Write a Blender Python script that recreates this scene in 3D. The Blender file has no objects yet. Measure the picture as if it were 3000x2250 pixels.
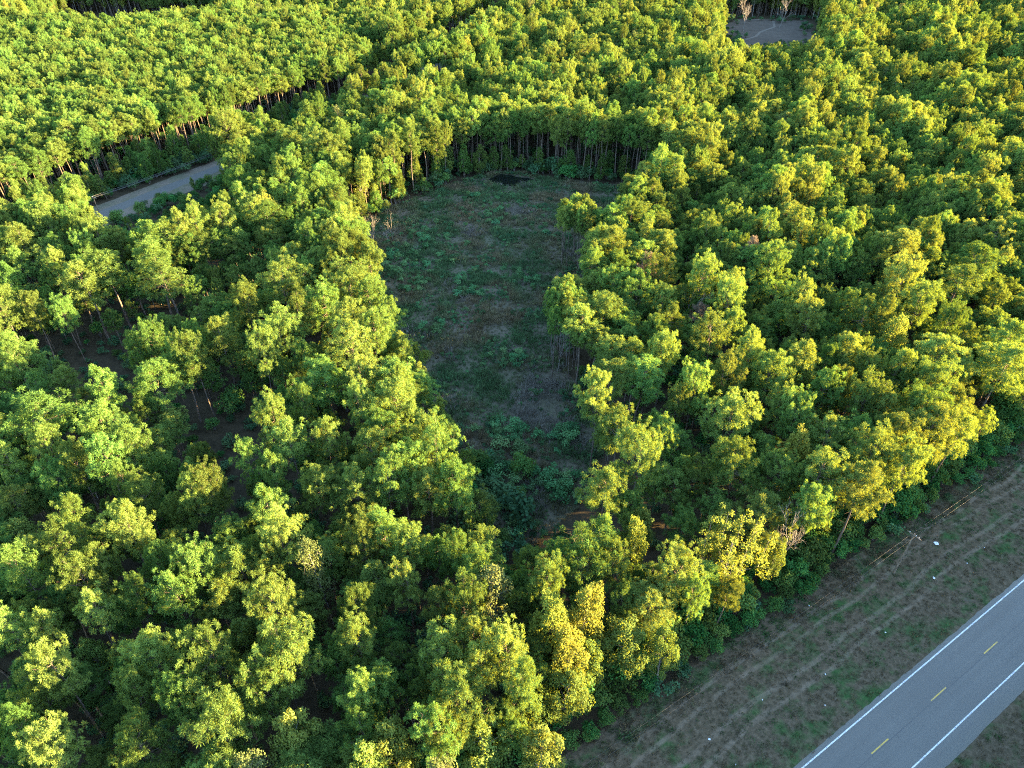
import bpy, math
import numpy as np
from mathutils import Vector

rng = np.random.default_rng(7)
scene = bpy.context.scene
COL = scene.collection

# ------------------------------------------------------------------ camera
cam_d = bpy.data.cameras.new("camera")
cam_d.sensor_width = 36.0
cam_d.sensor_fit = 'HORIZONTAL'
cam_d.lens = 36.0 * 2080.0 / 3000.0
cam_d.clip_start = 0.5
cam_d.clip_end = 6000.0
cam = bpy.data.objects.new("camera", cam_d)
COL.objects.link(cam)
cam.location = (0.0, 0.0, 88.0)
cam.rotation_euler = (math.radians(90.0 - 38.0), 0.0, 0.0)
scene.camera = cam

# ------------------------------------------------------------------ light
SUN_EL = math.radians(10.5)
SUN_AZ = math.radians(2.0)            # measured from +X, negative towards the camera side
SUN_DIR = Vector((math.cos(SUN_EL) * math.cos(SUN_AZ), math.cos(SUN_EL) * math.sin(SUN_AZ), math.sin(SUN_EL)))
world = bpy.data.worlds.new("World")
scene.world = world
world.use_nodes = True
wn = world.node_tree
wn.nodes.clear()
sky = wn.nodes.new("ShaderNodeTexSky")
sky.sky_type = 'NISHITA'
sky.sun_disc = False
sky.sun_elevation = SUN_EL
sky.sun_rotation = math.atan2(SUN_DIR.x, SUN_DIR.y)
sky.altitude = 100.0
sky.air_density = 1.0
sky.dust_density = 0.4
sky.ozone_density = 2.2
bg = wn.nodes.new("ShaderNodeBackground")
bg.inputs["Strength"].default_value = 0.10
wo = wn.nodes.new("ShaderNodeOutputWorld")
wn.links.new(sky.outputs[0], bg.inputs[0])
wn.links.new(bg.outputs[0], wo.inputs[0])

sun_d = bpy.data.lights.new("sun", 'SUN')
sun_d.energy = 5.0
sun_d.angle = math.radians(0.6)
sun_d.color = (1.0, 0.71, 0.31)
sun = bpy.data.objects.new("sun", sun_d)
COL.objects.link(sun)
sun.location = SUN_DIR * 500
sun.rotation_euler = SUN_DIR.to_track_quat('Z', 'Y').to_euler()

vs = scene.view_settings
vs.view_transform = 'Standard'
vs.look = 'None'
vs.exposure = 4.25
vs.gamma = 1.0
vs.use_curve_mapping = False
scene.render.engine = 'CYCLES'
cy = scene.cycles
cy.max_bounces = 6
cy.diffuse_bounces = 4
cy.transmission_bounces = 4
cy.glossy_bounces = 2
cy.transparent_max_bounces = 4
cy.caustics_reflective = False
cy.caustics_refractive = False
cy.use_denoising = False
cy.pixel_filter_type = 'BLACKMAN_HARRIS'
cy.filter_width = 1.1
cy.use_adaptive_sampling = False

# ------------------------------------------------------------------ helpers
def mesh_from(name, V, F, mats=(), midx=None, tone=None, smooth=False):
    """V (n,3), F (m,4) quads (a repeated last index makes a triangle is not used)"""
    V = np.asarray(V, dtype=np.float32); F = np.asarray(F, dtype=np.int32)
    me = bpy.data.meshes.new(name)
    n, m, k = len(V), len(F), F.shape[1]
    me.vertices.add(n); me.vertices.foreach_set("co", V.ravel())
    me.loops.add(m * k); me.loops.foreach_set("vertex_index", F.ravel())
    me.polygons.add(m)
    me.polygons.foreach_set("loop_start", np.arange(0, m * k, k, dtype=np.int32))
    if midx is not None:
        me.polygons.foreach_set("material_index", np.asarray(midx, dtype=np.int32))
    if smooth:
        me.polygons.foreach_set("use_smooth", np.ones(m, dtype=bool))
    for mt in mats:
        me.materials.append(mt)
    if tone is not None:
        a = me.attributes.new("tone", 'FLOAT', 'POINT')
        a.data.foreach_set("value", np.asarray(tone, dtype=np.float32))
    me.update(calc_edges=True)
    return me

def obj(name, data, parent=None, loc=None, rz=0.0, scale=None):
    o = bpy.data.objects.new(name, data)
    COL.objects.link(o)
    if parent is not None:
        o.parent = parent
    if loc is not None:
        o.location = loc
    o.rotation_euler = (0, 0, rz)
    if scale is not None:
        o.scale = scale
    return o

def tag(o, label=None, cat=None, group=None, kind=None):
    if label: o["label"] = label
    if cat: o["category"] = cat
    if group: o["group"] = group
    if kind: o["kind"] = kind
    return o

class MB:
    """collects quads"""
    def __init__(self):
        self.V = []; self.F = []; self.T = []; self.n = 0
    def add(self, V, F, tone=0.5):
        V = np.asarray(V, dtype=float).reshape(-1, 3)
        self.V.append(V); self.F.append(np.asarray(F, dtype=int).reshape(-1, 4) + self.n)
        t = np.broadcast_to(np.asarray(tone, dtype=float), (len(V),)) if np.ndim(tone) else np.full(len(V), tone)
        self.T.append(t); self.n += len(V)
    def tube(self, pts, rad, sides=5, tone=0.5):
        pts = np.asarray(pts, dtype=float); m = len(pts)
        rad = np.broadcast_to(np.asarray(rad, dtype=float), (m,))
        d = np.gradient(pts, axis=0); d /= np.linalg.norm(d, axis=1)[:, None] + 1e-9
        ref = np.where(np.abs(d[:, 2:3]) > 0.9, np.array([[1.0, 0, 0]]), np.array([[0, 0, 1.0]]))
        a = np.cross(d, ref); a /= np.linalg.norm(a, axis=1)[:, None] + 1e-9
        b = np.cross(d, a)
        th = np.arange(sides) * 2 * np.pi / sides
        ring = (a[:, None, :] * np.cos(th)[None, :, None] + b[:, None, :] * np.sin(th)[None, :, None]) * rad[:, None, None] + pts[:, None, :]
        i = np.arange(m - 1)[:, None]; j = np.arange(sides)[None, :]; j2 = (j + 1) % sides
        F = np.stack([i * sides + j, i * sides + j2, (i + 1) * sides + j2, (i + 1) * sides + j], axis=-1).reshape(-1, 4)
        self.add(ring.reshape(-1, 3), F, tone)
    def box(self, c, s, rz=0.0, tone=0.5):
        x, y, z = np.array(s) / 2.0
        P = np.array([[-x,-y,-z],[x,-y,-z],[x,y,-z],[-x,y,-z],[-x,-y,z],[x,-y,z],[x,y,z],[-x,y,z]])
        q = np.array([[math.cos(rz), -math.sin(rz), 0],[math.sin(rz), math.cos(rz), 0],[0, 0, 1]])
        self.add(P @ q.T + np.array(c), [[0,3,2,1],[4,5,6,7],[0,1,5,4],[1,2,6,5],[2,3,7,6],[3,0,4,7]], tone)
    def arrays(self):
        return np.concatenate(self.V), np.concatenate(self.F), np.concatenate(self.T)
    def mesh(self, name, mat, smooth=False):
        V, F, T = self.arrays()
        return mesh_from(name, V, F, (mat,), None, T, smooth)

def unit(v):
    return v / (np.linalg.norm(v, axis=-1, keepdims=True) + 1e-9)

def kites(P, L, N, ln, wd):
    W = unit(np.cross(L, N))
    ln = np.asarray(ln).reshape(-1, 1); wd = np.asarray(wd).reshape(-1, 1)
    mid = P + L * ln * 0.55
    V = np.stack([P, mid + W * wd / 2, P + L * ln, mid - W * wd / 2], axis=1).reshape(-1, 3)
    F = np.arange(len(V)).reshape(-1, 4)
    return V, F

# ------------------------------------------------------------------ materials
def nt(name):
    m = bpy.data.materials.new(name); m.use_nodes = True
    t = m.node_tree; t.nodes.clear()
    out = t.nodes.new("ShaderNodeOutputMaterial")
    return m, t, out

def N(t, typ, **kw):
    n = t.nodes.new(typ)
    for k, v in kw.items():
        setattr(n, k, v)
    return n

def foliage(name, col, trans, trans_fac=0.4, hue=0.03, val=0.35, patch=None, gloss=0.0):
    """two-sided leaf: diffuse + translucent, tone per leaf, hue and value per tree"""
    m, t, out = nt(name)
    info = N(t, "ShaderNodeObjectInfo")
    att = N(t, "ShaderNodeAttribute"); att.attribute_name = "tone"
    # per-leaf brightness
    mul = N(t, "ShaderNodeMapRange"); mul.inputs[3].default_value = 0.62; mul.inputs[4].default_value = 1.38
    t.links.new(att.outputs["Fac"], mul.inputs[0])
    vr = N(t, "ShaderNodeMapRange"); vr.inputs[3].default_value = 1 - val; vr.inputs[4].default_value = 1 + val
    t.links.new(info.outputs["Random"], vr.inputs[0])
    mm = N(t, "ShaderNodeMath", operation='MULTIPLY')
    t.links.new(mul.outputs[0], mm.inputs[0]); t.links.new(vr.outputs[0], mm.inputs[1])
    # second random from the first
    r2 = N(t, "ShaderNodeMath", operation='MULTIPLY'); r2.inputs[1].default_value = 17.31
    t.links.new(info.outputs["Random"], r2.inputs[0])
    fr = N(t, "ShaderNodeMath", operation='FRACT'); t.links.new(r2.outputs[0], fr.inputs[0])
    hr = N(t, "ShaderNodeMapRange"); hr.inputs[3].default_value = 0.5 - hue; hr.inputs[4].default_value = 0.5 + hue
    t.links.new(fr.outputs[0], hr.inputs[0])
    sh = []
    for c in (col, trans):
        base = c
        h = N(t, "ShaderNodeHueSaturation"); h.inputs["Color"].default_value = (*base, 1)
        t.links.new(hr.outputs[0], h.inputs["Hue"]); t.links.new(mm.outputs[0], h.inputs["Value"])
        if patch is not None:
            geo = N(t, "ShaderNodeNewGeometry")
            no = N(t, "ShaderNodeTexNoise"); no.inputs["Scale"].default_value = patch[0]; no.inputs["Detail"].default_value = 3
            t.links.new(geo.outputs["Position"], no.inputs["Vector"])
            rp = N(t, "ShaderNodeMapRange"); rp.inputs[1].default_value = patch[2]; rp.inputs[2].default_value = patch[3]
            t.links.new(no.outputs["Fac"], rp.inputs[0])
            mx = N(t, "ShaderNodeMix", data_type='RGBA')
            mx.inputs[6].default_value = (*base, 1); mx.inputs[7].default_value = (*patch[1], 1)
            t.links.new(rp.outputs[0], mx.inputs[0]); t.links.new(mx.outputs[2], h.inputs["Color"])
        sh.append(h)
    d = N(t, "ShaderNodeBsdfDiffuse"); t.links.new(sh[0].outputs[0], d.inputs["Color"])
    tr = N(t, "ShaderNodeBsdfTranslucent"); t.links.new(sh[1].outputs[0], tr.inputs["Color"])
    mix = N(t, "ShaderNodeMixShader"); mix.inputs[0].default_value = trans_fac
    t.links.new(d.outputs[0], mix.inputs[1]); t.links.new(tr.outputs[0], mix.inputs[2])
    t.links.new(mix.outputs[0], out.inputs[0])
    return m

def bark(name, c1, c2, scale=3.0):
    m, t, out = nt(name)
    geo = N(t, "ShaderNodeNewGeometry")
    mp = N(t, "ShaderNodeMapping"); mp.inputs["Scale"].default_value = (scale, scale, scale * 0.25)
    t.links.new(geo.outputs["Position"], mp.inputs[0])
    no = N(t, "ShaderNodeTexNoise"); no.inputs["Scale"].default_value = 2.0; no.inputs["Detail"].default_value = 6
    t.links.new(mp.outputs[0], no.inputs["Vector"])
    cr = N(t, "ShaderNodeValToRGB")
    cr.color_ramp.elements[0].position = 0.35; cr.color_ramp.elements[0].color = (*c1, 1)
    cr.color_ramp.elements[1].position = 0.65; cr.color_ramp.elements[1].color = (*c2, 1)
    t.links.new(no.outputs["Fac"], cr.inputs[0])
    b = N(t, "ShaderNodeBsdfDiffuse"); t.links.new(cr.outputs[0], b.inputs["Color"])
    t.links.new(b.outputs[0], out.inputs[0])
    return m

def plain(name, c, rough=0.8, metal=0.0, noise=0.15, scale=4.0):
    m, t, out = nt(name)
    geo = N(t, "ShaderNodeNewGeometry")
    no = N(t, "ShaderNodeTexNoise"); no.inputs["Scale"].default_value = scale; no.inputs["Detail"].default_value = 4
    t.links.new(geo.outputs["Position"], no.inputs["Vector"])
    mr = N(t, "ShaderNodeMapRange"); mr.inputs[3].default_value = 1 - noise; mr.inputs[4].default_value = 1 + noise
    t.links.new(no.outputs["Fac"], mr.inputs[0])
    h = N(t, "ShaderNodeHueSaturation"); h.inputs["Color"].default_value = (*c, 1)
    t.links.new(mr.outputs[0], h.inputs["Value"])
    b = N(t, "ShaderNodeBsdfPrincipled"); b.inputs["Roughness"].default_value = rough; b.inputs["Metallic"].default_value = metal
    t.links.new(h.outputs[0], b.inputs["Base Color"]); t.links.new(b.outputs[0], out.inputs[0])
    return m

def ramp(t, fac, stops):
    cr = N(t, "ShaderNodeValToRGB")
    e = cr.color_ramp.elements
    while len(e) < len(stops): e.new(0.5)
    for k, (p, c) in zip(e, stops):
        k.position = p; k.color = (*c, 1)
    t.links.new(fac, cr.inputs[0])
    return cr

def noise(t, vec, scale, detail=4.0, rough=0.55):
    n = N(t, "ShaderNodeTexNoise"); n.inputs["Scale"].default_value = scale
    n.inputs["Detail"].default_value = detail; n.inputs["Roughness"].default_value = rough
    t.links.new(vec, n.inputs["Vector"])
    return n

def mixc(t, fac, a, b):
    mx = N(t, "ShaderNodeMix", data_type='RGBA')
    if isinstance(fac, float): mx.inputs[0].default_value = fac
    else: t.links.new(fac, mx.inputs[0])
    for s, c in ((6, a), (7, b)):
        if isinstance(c, tuple): mx.inputs[s].default_value = (*c, 1)
        else: t.links.new(c, mx.inputs[s])
    return mx.outputs[2]

def ground_mat(name, stops1, stops2, s1=0.05, s2=0.8, bump=0.3, bscale=2.5):
    m, t, out = nt(name)
    geo = N(t, "ShaderNodeNewGeometry")
    a = noise(t, geo.outputs["Position"], s1, 5); b = noise(t, geo.outputs["Position"], s2, 8, 0.65)
    ca = ramp(t, a.outputs["Fac"], stops1); cb = ramp(t, b.outputs["Fac"], stops2)
    c = mixc(t, 0.5, ca.outputs[0], cb.outputs[0])
    d = N(t, "ShaderNodeBsdfDiffuse"); t.links.new(c, d.inputs["Color"])
    bn = noise(t, geo.outputs["Position"], bscale, 8, 0.7)
    bp = N(t, "ShaderNodeBump"); bp.inputs["Strength"].default_value = bump; bp.inputs["Distance"].default_value = 0.4
    t.links.new(bn.outputs["Fac"], bp.inputs["Height"]); t.links.new(bp.outputs[0], d.inputs["Normal"])
    t.links.new(d.outputs[0], out.inputs[0])
    return m

M = {}
M["pine"] = foliage("pine_needles", (0.086, 0.146, 0.038), (0.195, 0.23, 0.016), 0.34, 0.026, 0.34)
M["gum"] = foliage("sweetgum_leaves", (0.135, 0.160, 0.032), (0.26, 0.27, 0.03), 0.40, 0.02, 0.2)
M["olive"] = foliage("olive_leaves", (0.090, 0.138, 0.034), (0.19, 0.22, 0.02), 0.36, 0.025, 0.25)
M["tan"] = foliage("tan_leaves", (0.105, 0.130, 0.045), (0.18, 0.19, 0.04), 0.35, 0.02, 0.2)
M["deadneedle"] = foliage("dead_needles", (0.17, 0.115, 0.08), (0.13, 0.09, 0.06), 0.3, 0.02, 0.15)
M["shrub"] = foliage("shrub_leaves", (0.085, 0.180, 0.068), (0.10, 0.17, 0.05), 0.3, 0.04, 0.4)
M["hedge"] = foliage("roadside_leaves", (0.052, 0.125, 0.034), (0.12, 0.18, 0.02), 0.35, 0.04, 0.4)
M["under"] = foliage("undergrowth_leaves", (0.055, 0.115, 0.050), (0.09, 0.12, 0.03), 0.3, 0.04, 0.35)
M["brush"] = foliage("dry_brush", (0.150, 0.125, 0.070), (0.14, 0.11, 0.05), 0.25, 0.02, 0.3, (0.06, (0.068, 0.118, 0.048), 0.42, 0.56))
M["twig"] = foliage("grey_twigs", (0.155, 0.138, 0.112), (0.11, 0.09, 0.07), 0.1, 0.02, 0.25)
M["grass"] = foliage("verge_grass", (0.105, 0.082, 0.048), (0.08, 0.065, 0.032), 0.3, 0.02, 0.25, (0.22, (0.036, 0.085, 0.028), 0.50, 0.60))
M["bark"] = bark("pine_bark", (0.06, 0.047, 0.038), (0.16, 0.125, 0.10))
M["greybark"] = bark("grey_bark", (0.10, 0.088, 0.078), (0.24, 0.215, 0.19))
M["wire"] = plain("wire_metal", (0.06, 0.06, 0.06), 0.5, 0.0)
M["wood"] = bark("pole_wood", (0.10, 0.08, 0.06), (0.20, 0.16, 0.12))
M["ceramic"] = plain("insulator_glaze", (0.55, 0.55, 0.52), 0.3)
M["paper"] = plain("white_litter", (0.6, 0.6, 0.6), 0.7)
M["floor"] = ground_mat("forest_floor", [(0.3, (0.030, 0.024, 0.016)), (0.7, (0.065, 0.05, 0.03))],
                        [(0.3, (0.02, 0.018, 0.012)), (0.7, (0.08, 0.06, 0.036))])
M["clear"] = ground_mat("clearing_soil", [(0.35, (0.065, 0.075, 0.04)), (0.65, (0.11, 0.085, 0.06))],
                        [(0.3, (0.05, 0.045, 0.032)), (0.7, (0.13, 0.105, 0.075))], 0.05, 1.2, 0.5)
M["dirt"] = ground_mat("bare_earth", [(0.3, (0.060, 0.046, 0.036)), (0.7, (0.105, 0.082, 0.064))],
                       [(0.3, (0.05, 0.042, 0.032)), (0.7, (0.11, 0.09, 0.07))], 0.04, 0.3, 0.3, 0.7)
M["sand"] = ground_mat("pale_track", [(0.3, (0.10, 0.08, 0.062)), (0.7, (0.15, 0.122, 0.095))],
                       [(0.3, (0.09, 0.073, 0.056)), (0.7, (0.15, 0.125, 0.10))], 0.2, 1.0, 0.2)
M["gravel"] = ground_mat("gravel_road", [(0.3, (0.092, 0.083, 0.070)), (0.7, (0.122, 0.112, 0.095))],
                         [(0.3, (0.085, 0.08, 0.07)), (0.7, (0.135, 0.128, 0.115))], 0.15, 1.5, 0.2)
M["shoulder"] = ground_mat("dirt_shoulder", [(0.35, (0.06, 0.08, 0.035)), (0.6, (0.16, 0.12, 0.09))],
                           [(0.3, (0.09, 0.075, 0.05)), (0.7, (0.18, 0.14, 0.11))], 0.12, 1.2, 0.3)

def water_mat():
    m, t, out = nt("dark_water")
    b = N(t, "ShaderNodeBsdfPrincipled")
    b.inputs["Base Color"].default_value = (0.006, 0.008, 0.007, 1); b.inputs["Roughness"].default_value = 0.06
    geo = N(t, "ShaderNodeNewGeometry")
    n = noise(t, geo.outputs["Position"], 1.5, 3)
    bp = N(t, "ShaderNodeBump"); bp.inputs["Strength"].default_value = 0.06
    t.links.new(n.outputs["Fac"], bp.inputs["Height"]); t.links.new(bp.outputs[0], b.inputs["Normal"])
    t.links.new(b.outputs[0], out.inputs[0])
    return m
M["water"] = water_mat()

# highway frame: s along the road, d across it (d = 0 on the near edge line of the forest side, positive away from the forest)
RU = np.array([0.8406, 0.5417]); RN = np.array([0.5417, -0.8406]); RO = np.array([34.5, 38.4])
def road_pt(s, d, z=0.0):
    p = RO + RU * s + RN * d
    return (float(p[0]), float(p[1]), z)

def road_coords(t):
    """shader sockets (s, d) of the highway frame"""
    geo = N(t, "ShaderNodeNewGeometry")
    sub = N(t, "ShaderNodeVectorMath", operation='SUBTRACT'); sub.inputs[1].default_value = (RO[0], RO[1], 0)
    t.links.new(geo.outputs["Position"], sub.inputs[0])
    res = []
    for ax in (RU, RN):
        dp = N(t, "ShaderNodeVectorMath", operation='DOT_PRODUCT'); dp.inputs[1].default_value = (ax[0], ax[1], 0)
        t.links.new(sub.outputs[0], dp.inputs[0]); res.append(dp.outputs["Value"])
    cb = N(t, "ShaderNodeCombineXYZ"); t.links.new(res[0], cb.inputs[0]); t.links.new(res[1], cb.inputs[1])
    return res[0], res[1], cb.outputs[0], geo.outputs["Position"]

def mathn(t, op, a, b=None, clamp=False):
    n = N(t, "ShaderNodeMath", operation=op); n.use_clamp = clamp
    for i, v in enumerate((a, b)):
        if v is None: continue
        if isinstance(v, (int, float)): n.inputs[i].default_value = v
        else: t.links.new(v, n.inputs[i])
    return n.outputs[0]

def asphalt_mat():
    m, t, out = nt("asphalt")
    s, d, sd, pos = road_coords(t)
    fine = noise(t, pos, 9.0, 6, 0.7); big = noise(t, pos, 0.12, 4)
    mp = N(t, "ShaderNodeMapping"); mp.inputs["Scale"].default_value = (0.03, 1.1, 1); t.links.new(sd, mp.inputs[0])
    streak = noise(t, mp.outputs[0], 1.0, 5)
    f1 = mathn(t, 'MULTIPLY_ADD', fine.outputs["Fac"], 0.35); t.nodes[-1].inputs[2].default_value = 0.0
    f = mathn(t, 'ADD', mathn(t, 'ADD', f1, mathn(t, 'MULTIPLY', streak.outputs["Fac"], 0.45)), mathn(t, 'MULTIPLY', big.outputs["Fac"], 0.25))
    cr = ramp(t, f, [(0.38, (0.072, 0.067, 0.057)), (0.66, (0.098, 0.092, 0.079))])
    # worn, dustier edges outside the white lines
    e1 = N(t, "ShaderNodeMapRange"); e1.inputs[1].default_value = -0.2; e1.inputs[2].default_value = -0.7
    t.links.new(d, e1.inputs[0])
    e2 = N(t, "ShaderNodeMapRange"); e2.inputs[1].default_value = 7.5; e2.inputs[2].default_value = 9.3
    t.links.new(d, e2.inputs[0])
    ed = mathn(t, 'MULTIPLY', mathn(t, 'ADD', e1.outputs[0], e2.outputs[0], True), mathn(t, 'ADD', fine.outputs["Fac"], 0.2, True))
    c = mixc(t, ed, cr.outputs[0], (0.085, 0.08, 0.062))
    # paving seam and a few cracks
    wob = mathn(t, 'MULTIPLY', mathn(t, 'SUBTRACT', streak.outputs["Fac"], 0.5), 0.2)
    seam = mathn(t, 'LESS_THAN', mathn(t, 'ABSOLUTE', mathn(t, 'SUBTRACT', mathn(t, 'ADD', d, wob), 3.62)), 0.05)
    c = mixc(t, mathn(t, 'MULTIPLY', seam, mathn(t, 'MULTIPLY', big.outputs["Fac"], 1.1, True)), c, (0.045, 0.045, 0.045))
    vo = N(t, "ShaderNodeTexVoronoi", feature='DISTANCE_TO_EDGE'); vo.inputs["Scale"].default_value = 0.11
    w2 = N(t, "ShaderNodeVectorMath", operation='ADD'); t.links.new(pos, w2.inputs[0])
    nn = noise(t, pos, 0.8, 4); sc = N(t, "ShaderNodeVectorMath", operation='SCALE'); sc.inputs["Scale"].default_value = 1.4
    t.links.new(nn.outputs["Color"], sc.inputs[0]); t.links.new(sc.outputs[0], w2.inputs[1]); t.links.new(w2.outputs[0], vo.inputs["Vector"])
    crk = mathn(t, 'MULTIPLY', mathn(t, 'LESS_THAN', vo.outputs["Distance"], 0.0035), 0.35)
    c = mixc(t, crk, c, (0.045, 0.045, 0.045))
    b = N(t, "ShaderNodeBsdfPrincipled"); b.inputs["Roughness"].default_value = 0.75
    t.links.new(c, b.inputs["Base Color"])
    bp = N(t, "ShaderNodeBump"); bp.inputs["Strength"].default_value = 0.15; bp.inputs["Distance"].default_value = 0.02
    t.links.new(fine.outputs["Fac"], bp.inputs["Height"]); t.links.new(bp.outputs[0], b.inputs["Normal"])
    t.links.new(b.outputs[0], out.inputs[0])
    return m
M["asphalt"] = asphalt_mat()

def paint_mat(name, c):
    m, t, out = nt(name)
    geo = N(t, "ShaderNodeNewGeometry")
    a = noise(t, geo.outputs["Position"], 6.0, 6, 0.7)
    cr = ramp(t, a.outputs["Fac"], [(0.36, (0.11, 0.11, 0.105)), (0.50, c)])
    b = N(t, "ShaderNodeBsdfPrincipled"); b.inputs["Roughness"].default_value = 0.6
    t.links.new(cr.outputs[0], b.inputs["Base Color"]); t.links.new(b.outputs[0], out.inputs[0])
    return m
M["white_paint"] = paint_mat("white_paint", (0.50, 0.50, 0.49))
M["yellow_paint"] = paint_mat("yellow_paint", (0.42, 0.27, 0.03))

def verge_mat():
    m, t, out = nt("verge_turf")
    s, d, sd, pos = road_coords(t)
    mp = N(t, "ShaderNodeMapping"); mp.inputs["Scale"].default_value = (0.10, 0.22, 1); t.links.new(sd, mp.inputs[0])
    a = noise(t, mp.outputs[0], 1.0, 6, 0.6); b2 = noise(t, pos, 1.6, 8, 0.7); c3 = noise(t, pos, 0.5, 5, 0.6)
    base = ramp(t, b2.outputs["Fac"], [(0.3, (0.040, 0.033, 0.020)), (0.5, (0.078, 0.060, 0.038)), (0.72, (0.125, 0.096, 0.064))])
    green = ramp(t, b2.outputs["Fac"], [(0.3, (0.020, 0.046, 0.016)), (0.7, (0.045, 0.085, 0.028))])
    g = N(t, "ShaderNodeMapRange"); g.inputs[1].default_value = 0.505; g.inputs[2].default_value = 0.63
    t.links.new(mathn(t, 'ADD', mathn(t, 'MULTIPLY', a.outputs["Fac"], 0.6), mathn(t, 'MULTIPLY', c3.outputs["Fac"], 0.42)), g.inputs[0])
    c = mixc(t, g.outputs[0], base.outputs[0], green.outputs[0])
    # wheel ruts: pale worn lines that run along the verge and wander
    w1 = N(t, "ShaderNodeMapping"); w1.inputs["Scale"].default_value = (0.035, 0.02, 1); t.links.new(sd, w1.inputs[0])
    wn_ = noise(t, w1.outputs[0], 1.0, 2)
    dd = mathn(t, 'ADD', d, mathn(t, 'MULTIPLY', mathn(t, 'SUBTRACT', wn_.outputs["Fac"], 0.5), 4.0))
    acc = None
    for k, (d0, wd) in enumerate(((-13.1, 0.4), (-11.4, 0.4), (-8.2, 0.45), (-6.4, 0.4))):
        x = mathn(t, 'ABSOLUTE', mathn(t, 'SUBTRACT', dd, d0))
        mr = N(t, "ShaderNodeMapRange"); mr.inputs[1].default_value = wd; mr.inputs[2].default_value = wd * 0.4
        t.links.new(x, mr.inputs[0])
        acc = mr.outputs[0] if acc is None else mathn(t, 'MAXIMUM', acc, mr.outputs[0])
    acc = mathn(t, 'MULTIPLY', mathn(t, 'MULTIPLY', acc, 0.95), mathn(t, 'MULTIPLY', mathn(t, 'SUBTRACT', c3.outputs["Fac"], 0.3, True), 2.2, True))
    c = mixc(t, acc, c, (0.155, 0.12, 0.085))
    # grey stony scuffs
    st = noise(t, pos, 0.28, 6, 0.7)
    sm = N(t, "ShaderNodeMapRange"); sm.inputs[1].default_value = 0.64; sm.inputs[2].default_value = 0.72
    t.links.new(st.outputs["Fac"], sm.inputs[0])
    c = mixc(t, mathn(t, 'MULTIPLY', sm.outputs[0], 0.35), c, (0.11, 0.10, 0.10))
    df = N(t, "ShaderNodeBsdfDiffuse"); t.links.new(c, df.inputs["Color"])
    bp = N(t, "ShaderNodeBump"); bp.inputs["Strength"].default_value = 0.5; bp.inputs["Distance"].default_value = 0.2
    t.links.new(b2.outputs["Fac"], bp.inputs["Height"]); t.links.new(bp.outputs[0], df.inputs["Normal"])
    t.links.new(df.outputs[0], out.inputs[0])
    return m
M["verge"] = verge_mat()

# ------------------------------------------------------------------ ground and roads
def sheet(name, pts, z, mat, kind='structure', sub=None):
    me = bpy.data.meshes.new(name)
    me.from_pydata([(p[0], p[1], z) for p in pts], [], [list(range(len(pts)))])
    me.materials.append(mat); me.update()
    if me.polygons[0].normal.z < 0:
        me.flip_normals()
    o = obj(name, me); tag(o, kind=kind)
    return o

def wobble(poly, n=6, amp=1.2, seed=1):
    r = np.random.default_rng(seed); out = []
    for i in range(len(poly)):
        a = np.array(poly[i]); b = np.array(poly[(i + 1) % len(poly)])
        for k in range(n):
            q = a + (b - a) * k / n
            if k: q = q + r.normal(0, amp * 0.4, 2)
            out.append(tuple(q))
    return out

sheet("forest_floor", [(-3500, -1500), (3500, -1500), (3500, 5000), (-3500, 5000)], 0.0, M["floor"])["label"] = "dark litter-covered forest floor under the trees"
CLEAR = [(3, 70), (-4, 74), (-9, 92), (-15, 103), (-21, 117), (-28, 131), (-33, 151), (-42, 168), (-43, 185), (-33, 200), (-18, 216),
         (-8, 223), (2, 225), (10, 220), (24, 216), (46, 212), (38, 197), (29, 180), (21, 160), (16, 141), (9, 124), (15, 104), (17, 95), (11, 80)]
cg = sheet("clearing_ground", wobble(CLEAR, 5, 1.5, 3), 0.004, M["clear"])
tag(cg, "brown overgrown ground of the shaded clearing")
POND = [(-8.2, 217), (-6, 221), (-3.9, 223.0), (-1, 222.6), (2.1, 220.8), (5, 220.2), (7.2, 218.5), (5, 215.2), (2, 213.4), (-2, 213.2), (-5.2, 214)]
pw = sheet("pond_water", wobble(POND, 3, 0.8, 5), 0.008, M["water"])
tag(pw, "small black pond at the far end of the clearing")

def road_strip(name, d0, d1, s0, s1, z, mat, ds=None):
    """a strip of the highway frame as one sheet"""
    return sheet(name, [road_pt(s0, d0), road_pt(s1, d0), road_pt(s1, d1), road_pt(s0, d1)], z, mat)

S0, S1 = -140.0, 420.0
vg = road_strip("verge", -16.5, 24.0, S0, S1, 0.004, M["verge"])
tag(vg, "brown and green mown verge beside the highway")
def ragged_road():
    r = np.random.default_rng(11)
    s = np.arange(S0, S1 + 0.1, 0.8)
    a = -0.62 + r.normal(0, 0.05, len(s)); b = 9.15 + np.convolve(r.normal(0, 0.07, len(s)), np.ones(3) / 3, 'same')
    V = []; F = []
    for i, x in enumerate(s):
        V += [road_pt(x, a[i], 0.03), road_pt(x, b[i], 0.03)]
        if i: F.append([2*i-2, 2*i-1, 2*i+1, 2*i])
    return mesh_from("highway", V, np.array(F)[:, ::-1], (M["asphalt"],))
hw = tag(obj("highway", ragged_road()), "grey two-lane asphalt highway at the lower corner", kind='structure')
def mark(name, d, wd, s0, s1, mat, label=None):
    V = [road_pt(s0, d - wd/2, 0.034), road_pt(s1, d - wd/2, 0.034), road_pt(s1, d + wd/2, 0.034), road_pt(s0, d + wd/2, 0.034)]
    o = obj(name, mesh_from(name, V, [[3, 2, 1, 0]], (mat,)), hw)
    if label: o["label"] = label
    return o
mark("edge_line", 0.0, 0.16, S0, S1, M["white_paint"], "white edge line on the forest side")
mark("edge_line", 7.08, 0.16, S0, S1, M["white_paint"], "white edge line on the far side")
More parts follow.
